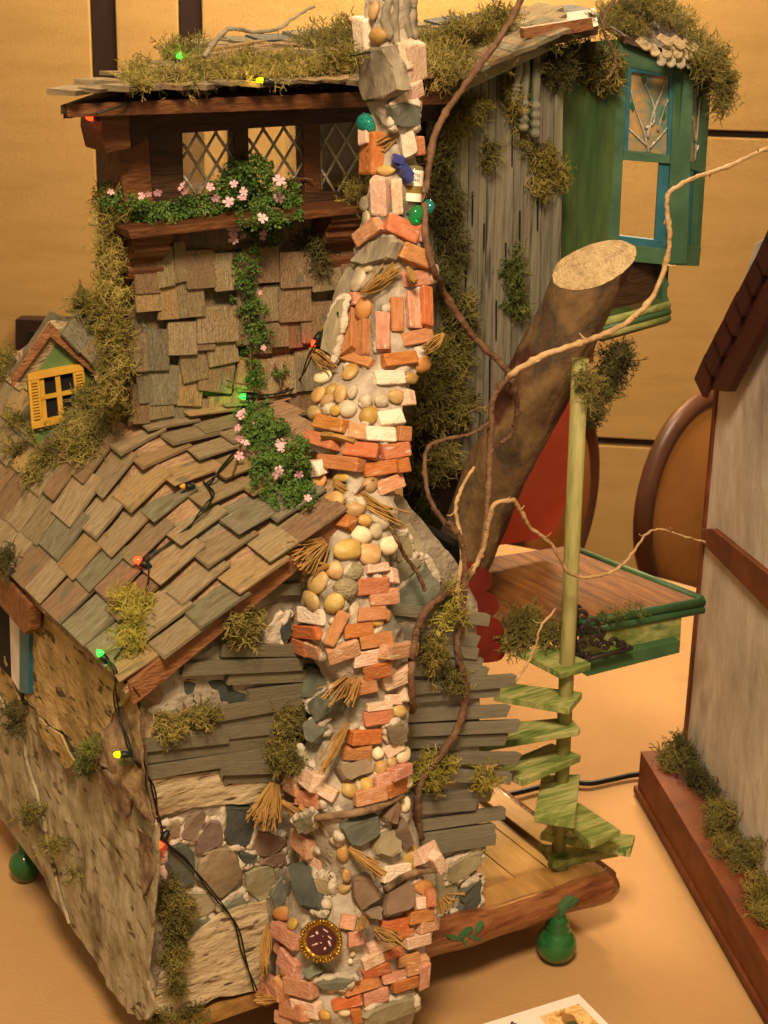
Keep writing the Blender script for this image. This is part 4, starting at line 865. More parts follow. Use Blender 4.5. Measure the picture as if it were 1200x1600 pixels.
# keep the chimney foot above the table
for v in chim.data.vertices:
    if v.co.z+chim.location.z < .003: v.co.z = .003-chim.location.z
CS = MeshSurf(V, F)
class Both:
    def hit(s, px, py):
        h = CS.hit(px, py)
        if h is None:
            # just outside the silhouette: take the nearest point towards the axis
            L_, R_ = np.interp(py, ly, lL), np.interp(py, ly, lR)
            for k in (6, 12, 20, 30):
                t = min(max(px, L_+k), R_-k); h = CS.hit(t, py)
                if h is not None: break
            p = CC+ray(px, py)*((h[0]-CC) @ CF); return p, h[1]
        return h
BS = Both(); BM_ = dict(o=m_brO, r=m_brR, p=m_brP, w=m_brW); PM = dict(y=m_pbY, g=m_pbG, w=m_pbW, o=m_pbO, d=m_stK)
def smooth_n(px, py, r=10):
    ns = []
    for dx, dy in ((0, 0), (r, 0), (-r, 0), (0, r), (0, -r)):
        h = CS.hit(px+dx, py+dy)
        if h: ns.append(h[1])
    return unit(np.mean(ns, axis=0)) if ns else BS.hit(px, py)[1]
def bricks(lst, sc, ox, oy):
    for (x, y, ln, wd, an, k) in lst:
        px, py = x/sc+ox, y/sc+oy; n = smooth_n(px, py)
        th = .085; piece('brick', BS, px, py, ln/sc, wd/sc, an+random.uniform(-1.5, 1.5), th, B_BRICK, BM_[k], chim, lift=.004, fixn=n)
bricks([(453, 145, 150, 48, 85, 'w'), (612, 235, 120, 48, 80, 'p'), (640, 255, 150, 50, 88, 'p'), (672, 252, 145, 36, 88, 'p'), (655, 370, 65, 45, 90, 'p'), (485, 640, 165, 55, 92, 'o'), (466, 545, 110, 36, 90, 'p'), (520, 815, 152, 66, 88, 'p'), (586, 815, 150, 50, 86, 'p'),
        (475, 965, 120, 60, -35, 'r'), (605, 955, 140, 75, 25, 'o'), (682, 950, 130, 35, 90, 'r'), (655, 1065, 130, 70, 22, 'o'), (660, 1160, 120, 65, -3, 'r'), (405, 1248, 58, 60, -10, 'r'), (702, 1280, 165, 44, 88, 'o'), (648, 1295, 145, 50, 88, 'r'), (583, 1315, 145, 56, 88, 'o'),
        (530, 1385, 150, 60, 88, 'r'), (398, 1385, 165, 50, 92, 'o'), (445, 1415, 145, 60, 90, 'o'), (662, 1410, 120, 58, -8, 'o'), (417, 1502, 145, 42, 15, 'o'), (593, 1498, 140, 58, -6, 'o'), (548, 1575, 125, 62, -2, 'w'), (672, 610, 80, 26, 88, 'o')], 2.667, 400, 0)
bricks([(706, 65, 70, 32, 85, 'p'), (625, 165, 112, 65, -5, 'w'), (355, 185, 135, 66, 12, 'o'), (470, 222, 76, 76, 5, 'r'), (578, 237, 136, 66, 5, 'w'), (681, 233, 52, 72, 5, 'o'), (315, 265, 140, 66, 15, 'o'), (498, 317, 160, 70, 8, 'o'), (645, 312, 132, 75, -10, 'o'), (400, 370, 186, 66, 8, 'o'), (262, 395, 96, 70, -5, 'w'), (575, 395, 155, 66, -8, 'o'),
        (678, 385, 48, 65, -5, 'o'), (622, 472, 122, 68, -20, 'r'), (270, 545, 85, 50, 85, 'r'), (362, 640, 182, 66, 10, 'o'), (290, 705, 100, 68, 15, 'o'), (560, 865, 100, 44, -5, 'p'), (537, 943, 146, 76, -5, 'o'), (625, 903, 70, 30, 88, 'p'), (592, 995, 132, 74, -5, 'r'), (275, 1085, 122, 74, 12, 'w'), (533, 1077, 127, 66, -5, 'o'),
        (250, 1160, 122, 60, 8, 'o'), (375, 1145, 162, 60, -65, 'o'), (470, 1155, 132, 66, -8, 'o'), (215, 1222, 104, 58, 25, 'o'), (288, 1240, 64, 60, 20, 'r'), (555, 1200, 146, 66, -8, 'o'), (405, 1245, 147, 70, -18, 'r'), (667, 1247, 132, 66, -8, 'r'), (525, 1275, 146, 70, -12, 'p'), (568, 1330, 132, 66, -10, 'o'), (655, 1370, 142, 66, -22, 'p'), (500, 1412, 127, 66, -10, 'o'),
        (690, 1440, 100, 40, 85, 'p'), (630, 1478, 64, 50, 0, 'p')], 3, 400, 600)
bricks([(575, 5, 120, 34, -8, 'p'), (565, 62, 142, 72, -10, 'o'), (512, 150, 137, 68, -5, 'o'), (470, 220, 138, 58, 3, 'o'), (638, 205, 102, 56, -32, 'p'), (200, 290, 76, 56, 35, 'p'), (250, 345, 112, 84, 40, 'p'), (180, 370, 76, 76, 35, 'r'), (267, 445, 122, 72, 12, 'r'), (345, 412, 82, 62, 30, 'p'), (595, 347, 92, 58, -18, 'r'), (667, 315, 90, 52, -25, 'r'),
        (530, 427, 142, 70, -14, 'r'), (640, 387, 92, 66, -25, 'o'), (228, 650, 112, 74, 40, 'r'), (275, 735, 112, 72, 30, 'p'), (645, 785, 122, 76, -10, 'w'), (790, 700, 92, 72, -30, 'p'), (845, 740, 74, 52, 65, 'p'), (765, 933, 62, 60, -8, 'p'), (806, 912, 84, 34, 88, 'o'), (640, 1027, 127, 58, -12, 'o'), (765, 987, 112, 58, -12, 'o'), (795, 1032, 88, 58, -15, 'r'),
        (432, 1020, 72, 66, 10, 'r'), (460, 1095, 68, 70, -10, 'r'), (750, 1102, 112, 52, -15, 'p'), (690, 1067, 74, 38, -15, 'o'), (568, 1130, 112, 52, -20, 'p'), (632, 1160, 94, 40, -18, 'o'), (705, 1190, 98, 52, -16, 'o'), (540, 1190, 100, 52, -25, 'p'), (560, 1238, 132, 46, -18, 'o'), (745, 1222, 112, 66, -14, 'r'), (776, 1262, 108, 45, 95, 'r'), (635, 1272, 112, 52, -16, 'r'),
        (487, 1317, 150, 56, -16, 'o'), (690, 1302, 116, 52, -16, 'o'), (552, 1362, 112, 60, -16, 'r'), (425, 1392, 142, 48, -12, 'o'), (467, 1442, 64, 50, 80, 'o'), (150, 1085, 132, 64, 35, 'r'), (165, 1215, 122, 66, 50, 'r'), (215, 1322, 132, 78, 15, 'r'), (245, 1417, 126, 70, 14, 'p'), (140, 1345, 122, 50, 50, 'r'), (188, 1435, 112, 74, 20, 'r'), (85, 1330, 102, 56, 35, 'r'), (60, 1345, 82, 50, 60, 'r'), (150, 1480, 92, 52, 30, 'r'), (130, 1150, 60, 40, 45, 'r')], 3, 400, 1100)
def pebbles(lst, sc, ox, oy):
    for (x, y, rx, ry, k) in lst:
        px, py = x/sc+ox, y/sc+oy; n = smooth_n(px, py)
        piece('pebble', BS, px, py, 2.15*rx/sc, 2.15*ry/sc, random.uniform(-12, 12), min(rx, ry)*1.7/sc/FPX*10, B_PEB, PM[k], chim, lift=.014, fixn=n)
pebbles([(515, 150, 35, 33, 'y'), (498, 45, 20, 38, 'y'), (455, 1290, 32, 45, 'o'), (435, 1170, 28, 50, 'g'), (735, 1145, 15, 40, 'g'), (690, 1515, 28, 38, 'o'), (637, 1575, 26, 24, 'y'), (545, 712, 38, 20, 'y'), (285, 1575, 36, 26, 'w'), (395, 1560, 30, 30, 'y'), (462, 1120, 36, 20, 'w'), (468, 910, 16, 32, 'g'), (458, 850, 16, 30, 'd')], 2.667, 400, 0)
pebbles([(300, 55, 26, 40, 'y'), (362, 35, 28, 28, 'y'), (400, 52, 32, 40, 'y'), (342, 80, 28, 34, 'y'), (455, 45, 24, 30, 'g'), (645, 60, 38, 32, 'y'), (435, 122, 46, 38, 'g'), (528, 147, 44, 42, 'y'), (283, 138, 32, 32, 'y'), (375, 130, 26, 22, 'y'), (510, 82, 30, 30, 'g'), (580, 82, 32, 30, 'g'), (410, 445, 36, 22, 'y'), (530, 475, 34, 34, 'y'), (297, 470, 34, 42, 'o'), (372, 555, 44, 38, 'y'),
         (325, 548, 22, 36, 'g'), (458, 590, 56, 36, 'y'), (505, 640, 32, 28, 'y'), (490, 707, 46, 42, 'w'), (595, 650, 28, 32, 'g'), (615, 755, 40, 42, 'w'), (425, 787, 66, 46, 'y'), (525, 802, 52, 50, 'y'), (560, 690, 30, 36, 'g'), (375, 875, 36, 42, 'y'), (453, 880, 40, 38, 'd'), (215, 925, 38, 38, 'y'), (300, 932, 42, 48, 'y'), (270, 1012, 36, 46, 'y'), (368, 1024, 46, 44, 'y'), (455, 1062, 22, 45, 'g'),
         (605, 1085, 18, 30, 'o'), (555, 1117, 36, 22, 'y'), (412, 960, 52, 50, 'd'), (232, 815, 46, 56, 'y')], 3, 400, 600)
pebbles([(665, 35, 32, 30, 'y'), (568, 230, 28, 30, 'w'), (680, 237, 30, 38, 'w'), (580, 297, 28, 32, 'y'), (630, 270, 20, 28, 'y'), (435, 400, 36, 42, 'y'), (515, 378, 32, 36, 'y'), (700, 365, 22, 30, 'w'), (690, 470, 22, 38, 'w'), (715, 720, 38, 56, 'y'), (412, 697, 28, 38, 'y'), (428, 800, 20, 28, 'y'), (418, 862, 36, 26, 'y'), (775, 865, 44, 34, 'o'), (180, 1030, 22, 28, 'y'),
         (140, 985, 44, 34, 'o'), (280, 1282, 38, 28, 'y'), (575, 1207, 25, 30, 'y'), (330, 1455, 30, 24, 'y'), (415, 1430, 36, 26, 'w'), (150, 1255, 24, 24, 'o'), (450, 1165, 12, 12, 'w'), (440, 1200, 12, 12, 'w')], 3, 400, 1100)
def sts(pts, mat, which, **k): stone(pts, 3, 400, 1100 if which == 6 else 600, BS, mat, chim, .05, .05, **k)
sts([(375, 545), (560, 502), (575, 590), (470, 650), (420, 640)], m_stG, 6); sts([(530, 625), (640, 572), (662, 690), (600, 730), (540, 700)], m_stK, 6); sts([(575, 535), (640, 445), (655, 480), (620, 560)], m_stB, 6); sts([(628, 572), (690, 522), (728, 640), (680, 660)], m_stB, 6)
sts([(447, 802), (520, 782), (590, 890), (480, 955), (450, 900)], m_stB, 6); sts([(588, 892), (700, 832), (735, 860), (722, 965), (582, 1005)], m_stB, 6); sts([(172, 762), (270, 742), (345, 930), (325, 985), (232, 965)], m_stD, 6); sts([(300, 792), (370, 790), (370, 880), (320, 860)], m_stK, 6)
sts([(478, 972), (568, 940), (568, 1015), (520, 1005)], m_stB, 6); sts([(245, 85), (330, 62), (370, 122), (300, 200), (252, 170)], m_stG, 6); sts([(355, 292), (520, 255), (540, 330), (400, 370)], m_stB, 6); sts([(592, 92), (680, 72), (700, 160), (612, 170)], m_stB, 6)
sts([(475, 1432), (720, 1345), (730, 1415), (500, 1495)], m_stK, 6); sts([(300, 1272), (480, 1265), (430, 1308), (330, 1318)], m_stG, 6); sts([(190, 1295), (330, 1335), (370, 1400), (300, 1490), (225, 1480)], m_stG, 5); sts([(270, 1500), (380, 1420), (420, 1520), (330, 1600)], m_stG, 5)
sts([(200, 520), (300, 480), (300, 560), (230, 580)], m_stG, 6); sts([(180, 230), (240, 200), (270, 330), (220, 300)], m_stK, 6, name='slate_stone'); sts([(230, 1250), (290, 1200), (330, 1250), (270, 1280)], m_stG, 6)
def st4(pts, mat, **k): stone(pts, 2.667, 400, 0, BS, mat, chim, .06, .05-k.pop('low', 0), **k)
st4([(445, 235), (480, 198), (560, 195), (600, 270), (628, 370), (560, 415), (460, 425), (445, 350)], m_barkG, name='bark_patch', low=.03); st4([(540, 435), (600, 412), (650, 440), (655, 520), (560, 528)], m_stG)
st4([(400, 1100), (480, 1022), (560, 985), (598, 1002), (560, 1085), (470, 1108)], m_barkG, name='bark_patch', low=.03); st4([(320, 1360), (385, 1240), (370, 1380), (340, 1500), (300, 1480)], m_stK); st4([(340, 1230), (410, 1100), (380, 1240), (365, 1370), (320, 1350)], m_barkG, name='bark_patch', low=.03)
st4([(590, 540), (650, 550), (670, 650), (600, 680)], m_mortW, name='mortar_lump')
for (x0, y0, x1, y1, r) in ((540, -20, 548, 170, .03), (578, -20, 585, 180, .026), (622, -20, 640, 170, .026), (655, -20, 655, 165, .03)):
    P = []
    for t in np.linspace(0, 1, 8):
        h = BS.hit((x0+(x1-x0)*t)/2.667+400+2*sin(t*9), (y0+(y1-y0)*t)/2.667)
        if h: P.append(h[0]-h[1]*.006+rng.normal(0, .004, 3))
    MB().tube(P, [r*random.uniform(.8, 1.2) for _ in P], 7).build('bark_strip', m_barkG, chim, True)
def stick(pts, r, name='twig_ledge', mat=m_barkG):
    P = []
    for x, y in pts:
        h = BS.hit(x/3+400, y/3+1100); P.append(h[0]+smooth_n(x/3+400, y/3+1100)*(r+.03))
    MB().tube(spline(P, 4), r, 8).build(name, mat, chim, True)
stick([(310, 520), (400, 500), (520, 470), (655, 425)], .024, mat=m_barkR); stick([(580, 860), (680, 810), (760, 780), (820, 760)], .024, mat=m_barkR)
joints(chim, .4)
# white mortar beads squeezed between the pieces
mw = MB()
for _ in range(95):
    py = random.uniform(330, 1580); px = random.uniform(np.interp(py, ly, lL)+4, np.interp(py, ly, lR)-4); h = CS.hit(px, py)
    if h is None: continue
    a = random.uniform(0, 2*pi); P = []
    for i in range(5):
        h2 = CS.hit(px+i*5*cos(a), py+i*5*sin(a)); a += random.uniform(-.7, .7)
        if h2: P.append(h2[0]-h2[1]*.004)
    if len(P) > 3: mw.tube(spline(P, 2), [(.014+.02*sin(pi*(q+.5)/(len(P)*2-1)))*random.uniform(.8, 1.2) for q in range(len(P)*2-1)], 7)
mo = mw.build('mortar_beads', m_mortW, chim, True); mo['kind'] = 'stuff'
# straw
def straw(ax_, ay_, bx, by, n=26, spread=12, r=.0052, surf='c', lift=.07):
    mb = MB(); pl = None
    def P_(px, py, l):
        h = BS.hit(px, py) if surf == 'c' else PF.hit(px, py); return (h[0]+smooth_n(px, py)*l) if surf == 'c' and h and smooth_n(px, py) is not None else (h[0]+h[1]*l)
    A = P_(ax_, ay_, lift)
    Bc = CC+ray(bx, by)*((A-CC) @ CF-.06)
    s = unit(np.cross(Bc-A, CF)); L_ = np.linalg.norm(Bc-A)
    for i in range(n):
        k = random.gauss(0, 1); e = Bc+s*k*spread/FPX*10+(Bc-A)*random.uniform(-.3, .08)+CF*random.uniform(-.06, .03)
        a = A+s*k*spread*.25/FPX*10+CF*random.uniform(-.02, .02); m = (a+e)/2+s*random.gauss(0, .015)+CF*random.uniform(-.03, .01)
        mb.tube(spline([a, m, e], 3), r*random.uniform(.6, 1.3), 4)
    mb.build('straw_bundle', m_straw, chim)
def c4(x, y): return x/2.667+400, y/2.667
def c5(x, y): return x/3+400, y/3+600
def c6(x, y): return x/3+400, y/3+1100
straw(*c4(470, 1230), *c4(590, 1110), 30, 8); straw(*c4(600, 1110), *c4(670, 1190), 9, 3, .012); straw(*c4(250, 1480), *c4(320, 1550), 20, 5); straw(*c4(740, 1390), *c4(700, 1470), 16, 6); straw(*c4(500, 640), *c4(600, 550), 12, 4)
straw(*c5(275, 345), *c5(150, 318), 26, 6); straw(*c5(350, 232), *c5(480, 272), 4, 1.5, .016); straw(*c5(400, 490), *c5(685, 660), 30, 7); straw(*c5(355, 755), *c5(195, 850), 55, 14); straw(*c5(270, 905), *c5(340, 860), 5, 2, .012); straw(*c5(440, 1340), *c5(345, 1500), 26, 8); straw(*c5(470, 1340), *c5(430, 1500), 14, 6)
straw(*c6(450, 80), *c6(310, 310), 24, 5); straw(*c6(235, 90), *c6(290, 220), 12, 5); straw(*c6(135, 365), *c6(20, 570), 60, 14); straw(*c6(165, 480), *c6(370, 630), 18, 3, .012); straw(*c6(250, 470), *c6(430, 625), 10, 4, .008); straw(*c6(430, 640), *c6(595, 790), 34, 6); straw(*c6(480, 980), *c6(500, 1050), 12, 5); straw(*c6(530, 1040), *c6(690, 1130), 26, 6)
straw(*c6(95, 1040), *c6(30, 1260), 26, 5); straw(*c6(150, 1378), *c6(0, 1375), 24, 5); straw(*c6(830, 920), *c6(905, 950), 24, 14)
# gems
def gem(px, py, rx, ry, mat, name='glass_gem'):
    h = BS.hit(px, py); n = smooth_n(px, py); piece(name, BS, px, py, 2*rx, 2*ry, 0, .09, B_PEB, mat, chim, lift=.06, fixn=n)
gem(*c4(490, 505), 10.5, 16, m_teal); gem(*c4(650, 903), 11, 15, m_emer); gem(*c4(688, 850), 5, 11, m_teal)
bricks_blue = [(585, 665, 50, 36, 20), (600, 712, 70, 34, 55), (612, 745, 44, 26, 60)]
for (x, y, l, w, a) in bricks_blue: piece('glass_shard', BS, *c4(x, y), l/2.667, w/2.667, a, .07, B_BRICK, m_cob, chim, lift=.05, fixn=smooth_n(*c4(x, y)))
# bottle set upside down in the mortar
ba = BS.hit(648, 262); nb_ = smooth_n(645, 285)
bt0 = ba[0]+nb_*.03; bpl = Plane(bt0, unit(CC-bt0)); T0 = bpl.at(648, 258); T1 = bpl.at(642, 334); axb = unit(T1-T0); Lb = np.linalg.norm(T1-T0)
bot = MB().lathe(T0, [(.03, 0), (.055, .01), (.058, .04), (.058, Lb*.66), (.052, Lb*.74), (.03, Lb*.82), (.028, Lb*.95), (.034, Lb)], 22, axb).build('bottle', m_bott, H, True)
xb = unit(np.cross(axb, bpl.n)); xb = xb if xb @ CR > 0 else -xb
def band(t0, t1, mat, name, rr=.0605):
    mb = MB(); n = 18; Vv = []; 
    for t in (t0, t1):
        for i in range(n+1):
            a = pi*(i/n); Vv.append(T0+axb*Lb*t+(xb*cos(a)+bpl.n*sin(a))*rr)
    mb.add(Vv, [(i, i+1, n+2+i, n+1+i) for i in range(n)]); return mb.build(name, mat, bot, True)
band(.1, .42, m_paper, 'paper_label'); band(.42, .57, m_lblb, 'label_band', .061); band(.57, .74, m_paper, 'paper_label', .060)
def text(body, c, xdir, n, size, mat, parent, name='lettering'):
    cu = bpy.data.curves.new(name, 'FONT'); cu.body = body; cu.size = size; cu.align_x = 'CENTER'; cu.align_y = 'CENTER'; cu.extrude = .0006
    o = bpy.data.objects.new(name, cu); COL.objects.link(o); dg = bpy.context.evaluated_depsgraph_get(); me = bpy.data.meshes.new_from_object(o.evaluated_get(dg)); bpy.data.objects.remove(o)
    me.materials.clear(); me.materials.append(mat); t = link(name, me, parent); x = Vector(unit(xdir)); z = Vector(unit(n)); y = z.cross(x)
    t.matrix_basis = Matrix.Translation(Vector(tuple(c))) @ Matrix((x, y, z)).transposed().to_4x4(); return t
text('BUTTER', T0+axb*Lb*.20+bpl.n*.063, xb, bpl.n, .024, m_txt, bot); text('CREAM', T0+axb*Lb*.30+bpl.n*.063, xb, bpl.n, .024, m_txt, bot)
# cameo in a gilt frame
cp, cn = BS.hit(503, 1472)[0], unit(smooth_n(503, 1472, 22)+unit(CC-BS.hit(503, 1472)[0])*.4); cpl = Plane(cp+cn*.08, cn)
cam_fr = MB()
def cpt(x, y, d=0): return off(cpl, d).at(x/12+455, y/12+1420)
ell = [cpt(575+(330*cos(t))*cos(.35)-(295*sin(t))*sin(.35)*1.0, 590+(330*cos(t))*sin(.35)+(330*sin(t))*cos(.35)) for t in np.linspace(0, 2*pi, 41)]
cam_fr.tube(ell, .020, 8, False)
cf = cam_fr.build('cameo_frame', m_gold, H, True)
cen_ = np.mean(ell[:-1], axis=0)
mesh_obj('cameo_disc', [cen_+cpl.n*.015]+[cen_+(p-cen_)*.9+cpl.n*.008 for p in ell[:-1]], [(0, 1+i, 1+(i+1) % 40) for i in range(40)], m_cameo, cf, True)
MB().prism([cen_+(p-cen_)*1.02-cpl.n*.0 for p in ell[:-1]], -cpl.n*.04).build('cameo_backing', m_gold, cf)
beads = MB()
for i in range(40):
    if i % 8 in (3,): continue
    for rr, s_ in ((1.14, .013), (1.04, .010)):
        if rr < 1.1 and i % 2: continue
        c = cen_+(ell[i]-cen_)*(rr+random.uniform(-.04, .05))+cpl.n*.022; beads.lathe(c-cpl.n*s_, [(s_*.3, 0), (s_*.9, s_*.4), (s_, s_), (s_*.8, s_*1.6), (s_*.3, s_*2)], 8, cpl.n)
beads.build('beading', m_gold, cf, True)
for (pts, w) in (([(350, 530), (430, 500)], .008), ([(390, 690), (500, 650)], .010), ([(470, 430), (500, 480)], .016), ([(540, 630), (575, 645)], .008), ([(620, 740), (650, 760)], .02), ([(700, 600), (740, 700)], .014), ([(600, 380), (690, 440)], .008), ([(590, 510), (600, 520)], .007), ([(690, 510), (760, 570)], .008)):
    MB().tube([cpt(*pts[0], .012), cpt(*pts[1], .012)], w*.55, 6).build('pale_figure', m_ivory, cf, True)

# ================================================================== NEIGHBOURING HOUSE
NA0, NA1 = PZ(0).at(990, 1240), PZ(0).at(1188, 1590); ndir = unit(NA1-NA0); nin = unit(np.cross((0, 0, 1), ndir)); nin = nin if nin[0] > 0 else -nin
NH = empty('neighbouring_dollhouse', NA0, 'half-timbered dollhouse of aged grey plaster on a red-brown wooden plinth at the right edge', 'dollhouse')
def nb(s, d, z): return NA0+ndir*s+nin*d+np.array([0, 0, z])
ht = PZ(.5).at(993, 1175)
MB().prism([nb(0, 0.03, .06), nb(5.0, .03, .06), nb(5.0, 3.5, .06), nb(0, 3.5, .06)], (0, 0, .36)).build('plinth', m_beam, NH, bevel=.01)
MB().prism([nb(-.03, 0, 0.003), nb(5, 0, 0.003), nb(5, 3.5, 0.003), nb(-.03, 3.5, .003)], (0, 0, .07)).build('plinth_moulding', m_beam, NH, bevel=.02)
W0 = PZ(.42).at(1066, 1160); W1 = PZ(.42).at(1200, 1395)
NW = plan2(W0, W1)
pslab('plaster_wall', [(1119, 560), (1180, 380), (1400, 250), (1400, 1750), (1200, 1393), (1066, 1158), (1099, 830)], NW, .15, m_plast, NH, .01)
pslab('side_wall', [(1117, 604), (1119, 604), (1068, 1162), (1066, 1162)], off(NW, -.01), 1.6, m_beam, NH)
pslab('timber_band', [(1096, 826), (1112, 826), (1400, 1060), (1400, 1130), (1200, 955), (1098, 850)], NW, .08, m_beam, NH, .01, .05)
pslab('corner_trim', [(1116, 604), (1120, 604), (1070, 1162), (1066, 1162)], NW, .05, m_beam, NH, .002, .02)
rs = pslab('roof_slope', [(1096, 596), (1200, 385), (1300, 180), (1330, 260), (1200, 490), (1136, 612), (1098, 608)], NW, .07, m_shR, NH, .008, .16)
for i in range(9):
    t = i/8; x = 1100+t*130; y = 590-t*255
    piece('roof_shingle', off(NW, .15), x+9, y-3, 44, 24, -64+random.uniform(-3, 3), .05, B_SH, m_shR, rs, lift=.03)

# ================================================================== small things on the table
card = empty('printed_card', PZ(0).at(905, 1560), 'white printed card with a stone wall picture lying at the bottom edge of the table', 'card')
cz = PZ(.006); K0, K1, K2 = cz.at(735, 1606), cz.at(904, 1553), cz.at(975, 1625); K3 = K0+(K2-K1)*1.6; K2 = K1+(K2-K1)*1.6
MB().prism([K0, K1, K2, K3], (0, 0, -.005)).build('paper_sheet', m_paper, card)
def kq(px, py, z=.010): return PZ(z).at(px, py)
MB().prism([kq(843, 1588), kq(905, 1568), kq(960, 1625), kq(890, 1650)], (0, 0, -.002)).build('stone_wall_print', m_pic, card)
MB().prism([kq(877, 1592, .0125)]+[kq(888+11*cos(t), 1591-7*sin(t), .0125) for t in np.linspace(pi, 0, 8)]+[kq(912, 1612, .0125), kq(892, 1620, .0125)], (0, 0, -.002)).build('arch_print', m_pical, card)
MB().prism([kq(884, 1598, .0145), kq(898, 1594, .0145), kq(912, 1612, .0145), kq(896, 1620, .0145)], (0, 0, -.002)).build('doorway_print', m_picd, card)
MB().tube(spline([kq(795, 1612), kq(800, 1597), kq(803, 1601), kq(806, 1600), kq(812, 1612)], 4), .006, 5).build('script_stroke', m_ink, card)
def zcast(pts, z=.03): return spline([PZ(z).at(*p) for p in pts], 8)
cb = MB().tube(zcast([(700, 1252), (760, 1244), (800, 1240), (850, 1228), (880, 1220), (920, 1224), (955, 1218), (995, 1210), (1060, 1206)]), .026, 8).build('power_cable', m_cable, None, True)
tag(cb, 'black cable running along the table from the treehouse to the neighbouring dollhouse', 'cable')

# ================================================================== things that grow or hang on the house: placed by looking at what is already there
bpy.context.view_layer.update(); DG = bpy.context.evaluated_depsgraph_get(); _cache = {}
def look(px, py):
    k = (round(px), round(py))
    if k not in _cache:
        d = unit(ray(px, py)); ok, p, n, i, ob, mt = S.ray_cast(DG, Vector(CC), Vector(d))
        while ok and ob is not None and ob.name.startswith(('pane', 'painted')): ok, p, n, i, ob, mt = S.ray_cast(DG, p+Vector(d)*.01, Vector(d))
        dep = (np.array(p)-CC) @ CF if ok else 99
        n_ = np.array(n); n_ = n_ if n_ @ d < 0 else -n_
        _cache[k] = (np.array(p), n_, dep) if ok and dep < 14.5 else None
    return _cache[k]

# strand templates (moss) as numpy blocks
def strand_template():
    mb = MB()
    def tw(p, d, L_, r, lev):
        P = [p]; dd = d
        for i in range(3 if lev == 0 else 2):
            dd = unit(dd+rng.normal(0, .38, 3)); P.append(P[-1]+dd*L_/(3 if lev == 0 else 2))
        mb.tube(P, [r*(1-.22*i) for i in range(len(P))], 3, False)
        if lev < 2:
            for q in range(3 if lev == 0 else 2):
                i = random.randint(1, len(P)-1); tw(P[i], unit(dd+rng.normal(0, .75, 3)), L_*.5, r*.7, lev+1)
    tw(np.zeros(3), np.array([0, 0, 1.]), 1., .06, 0)
    F = mb.F; return np.array(mb.V), np.array(F)
TS = [strand_template() for _ in range(10)]
def scatter(name, T, pos, dirs, scl, mat, parent=None, squash=1.):
    Vs = []; Fs = []; b = 0
    for p, d, s in zip(pos, dirs, scl):
        V, F = T[random.randrange(len(T))]; z = unit(d); x = unit(np.cross(z, rng.normal(0, 1, 3))); y = np.cross(z, x)
        Vs.append(V @ (np.array([x, y, z])*s)+p); Fs.append(F+b); b += len(V)
    return mesh_obj(name, np.concatenate(Vs), np.concatenate(Fs).tolist(), mat, parent)
nm = 0; BAYD = (q3(1110, 130, .95)-CC) @ CF-.15; PU_D = (np.array([-1.25, .8, 4.9])-CC) @ CF
def moss(label, blobs, mat=m_mossO, dens=.085, ln=17, hang=0., group='clumps of dried moss glued on the treehouse', fall=None, deep=.1, name='moss_clump'):
    global nm
    cx, cy = np.mean([b[0] for b in blobs]), np.mean([b[1] for b in blobs]); base = None
    for b in blobs:
        base = look(b[0], b[1])
        if base: break
    if base is None and fall is None: print('moss nowhere', label); return
    dep0 = base[2] if base else fall
    if fall: dep0 = fall
    ln *= random.uniform(.78, 1.2); dens *= random.uniform(1.1, 1.5)
    pos = []; dirs = []; sc = []
    for (bx, by, rx, ry) in blobs:
        for _ in range(int(pi*rx*ry*dens)):
            r = sqrt(random.random())*(.8+.35*noise.noise(Vector((random.random()*3, bx*.1, by*.1)))); a = random.uniform(0, 2*pi); x, y = bx+rx*r*cos(a), by+ry*r*sin(a); h = look(x, y)
            if h is None or h[2] > dep0+.9 or h[2] < dep0-.8: p = CC+ray(x, y)*(dep0-random.uniform(-.05, .08)); n = -CF
            else: p, n = h[0], h[1]
            thick = deep*(1-r*r); p = p+n*random.uniform(0, thick)
            pos.append(p); dirs.append(n*.45+rng.normal(0, .6, 3)+np.array([0, 0, .2-hang])); sc.append(ln*random.uniform(.6, 1.3)/FPX*dep0)
    o = scatter(name, TS, pos, dirs, sc, mat); tag(o, label, 'moss', group); nm += 1
moss('long band of moss along the left half of the upper roof below pale battens', [(225, 122, 36, 18), (300, 122, 38, 12), (370, 112, 50, 20), (440, 112, 50, 18), (500, 105, 45, 16), (545, 95, 25, 14)], m_mossY, .10)
moss('moss tuft on the upper roof ridge just left of the chimney', [(500, 62, 38, 16), (540, 55, 30, 22)], m_mossO)
moss('small moss tuft near the green bulb at the left end of the upper roof', [(275, 85, 28, 13), (310, 80, 20, 10)], m_mossO)
moss('moss heap on the upper roof just right of the chimney', [(690, 85, 45, 35), (735, 58, 50, 22), (780, 40, 35, 20), (700, 110, 40, 18)], m_mossY, .095)
moss('moss crest on top of the bay window roof', [(960, 30, 40, 22), (1010, 22, 60, 26), (1060, 40, 26, 14), (990, 48, 30, 14), (1085, 60, 16, 10)], m_mossO, .09)
moss('moss beard hanging off the right end of the bay roof', [(1105, 95, 28, 28), (1125, 125, 16, 30), (1128, 155, 9, 18)], m_mossO, .11, hang=.5, fall=BAYD)
moss('dark moss tucked under the upper eave beside the bay', [(900, 85, 48, 28), (870, 110, 35, 26), (930, 110, 30, 26)], m_mossD, .10, hang=.3)
moss('lighter moss tuft hanging over the green wall beside the bay', [(935, 115, 22, 26), (945, 100, 22, 16)], m_mossY, .09, hang=.5)
moss('moss around the painted spindles', [(790, 130, 9, 30), (805, 165, 14, 22), (812, 215, 4, 22)], m_mossY, .09, hang=.5)
moss('moss tuft at the foot of the painted spindles', [(845, 245, 20, 25), (865, 270, 20, 22), (838, 285, 12, 22)], m_mossY, .09, hang=.6)
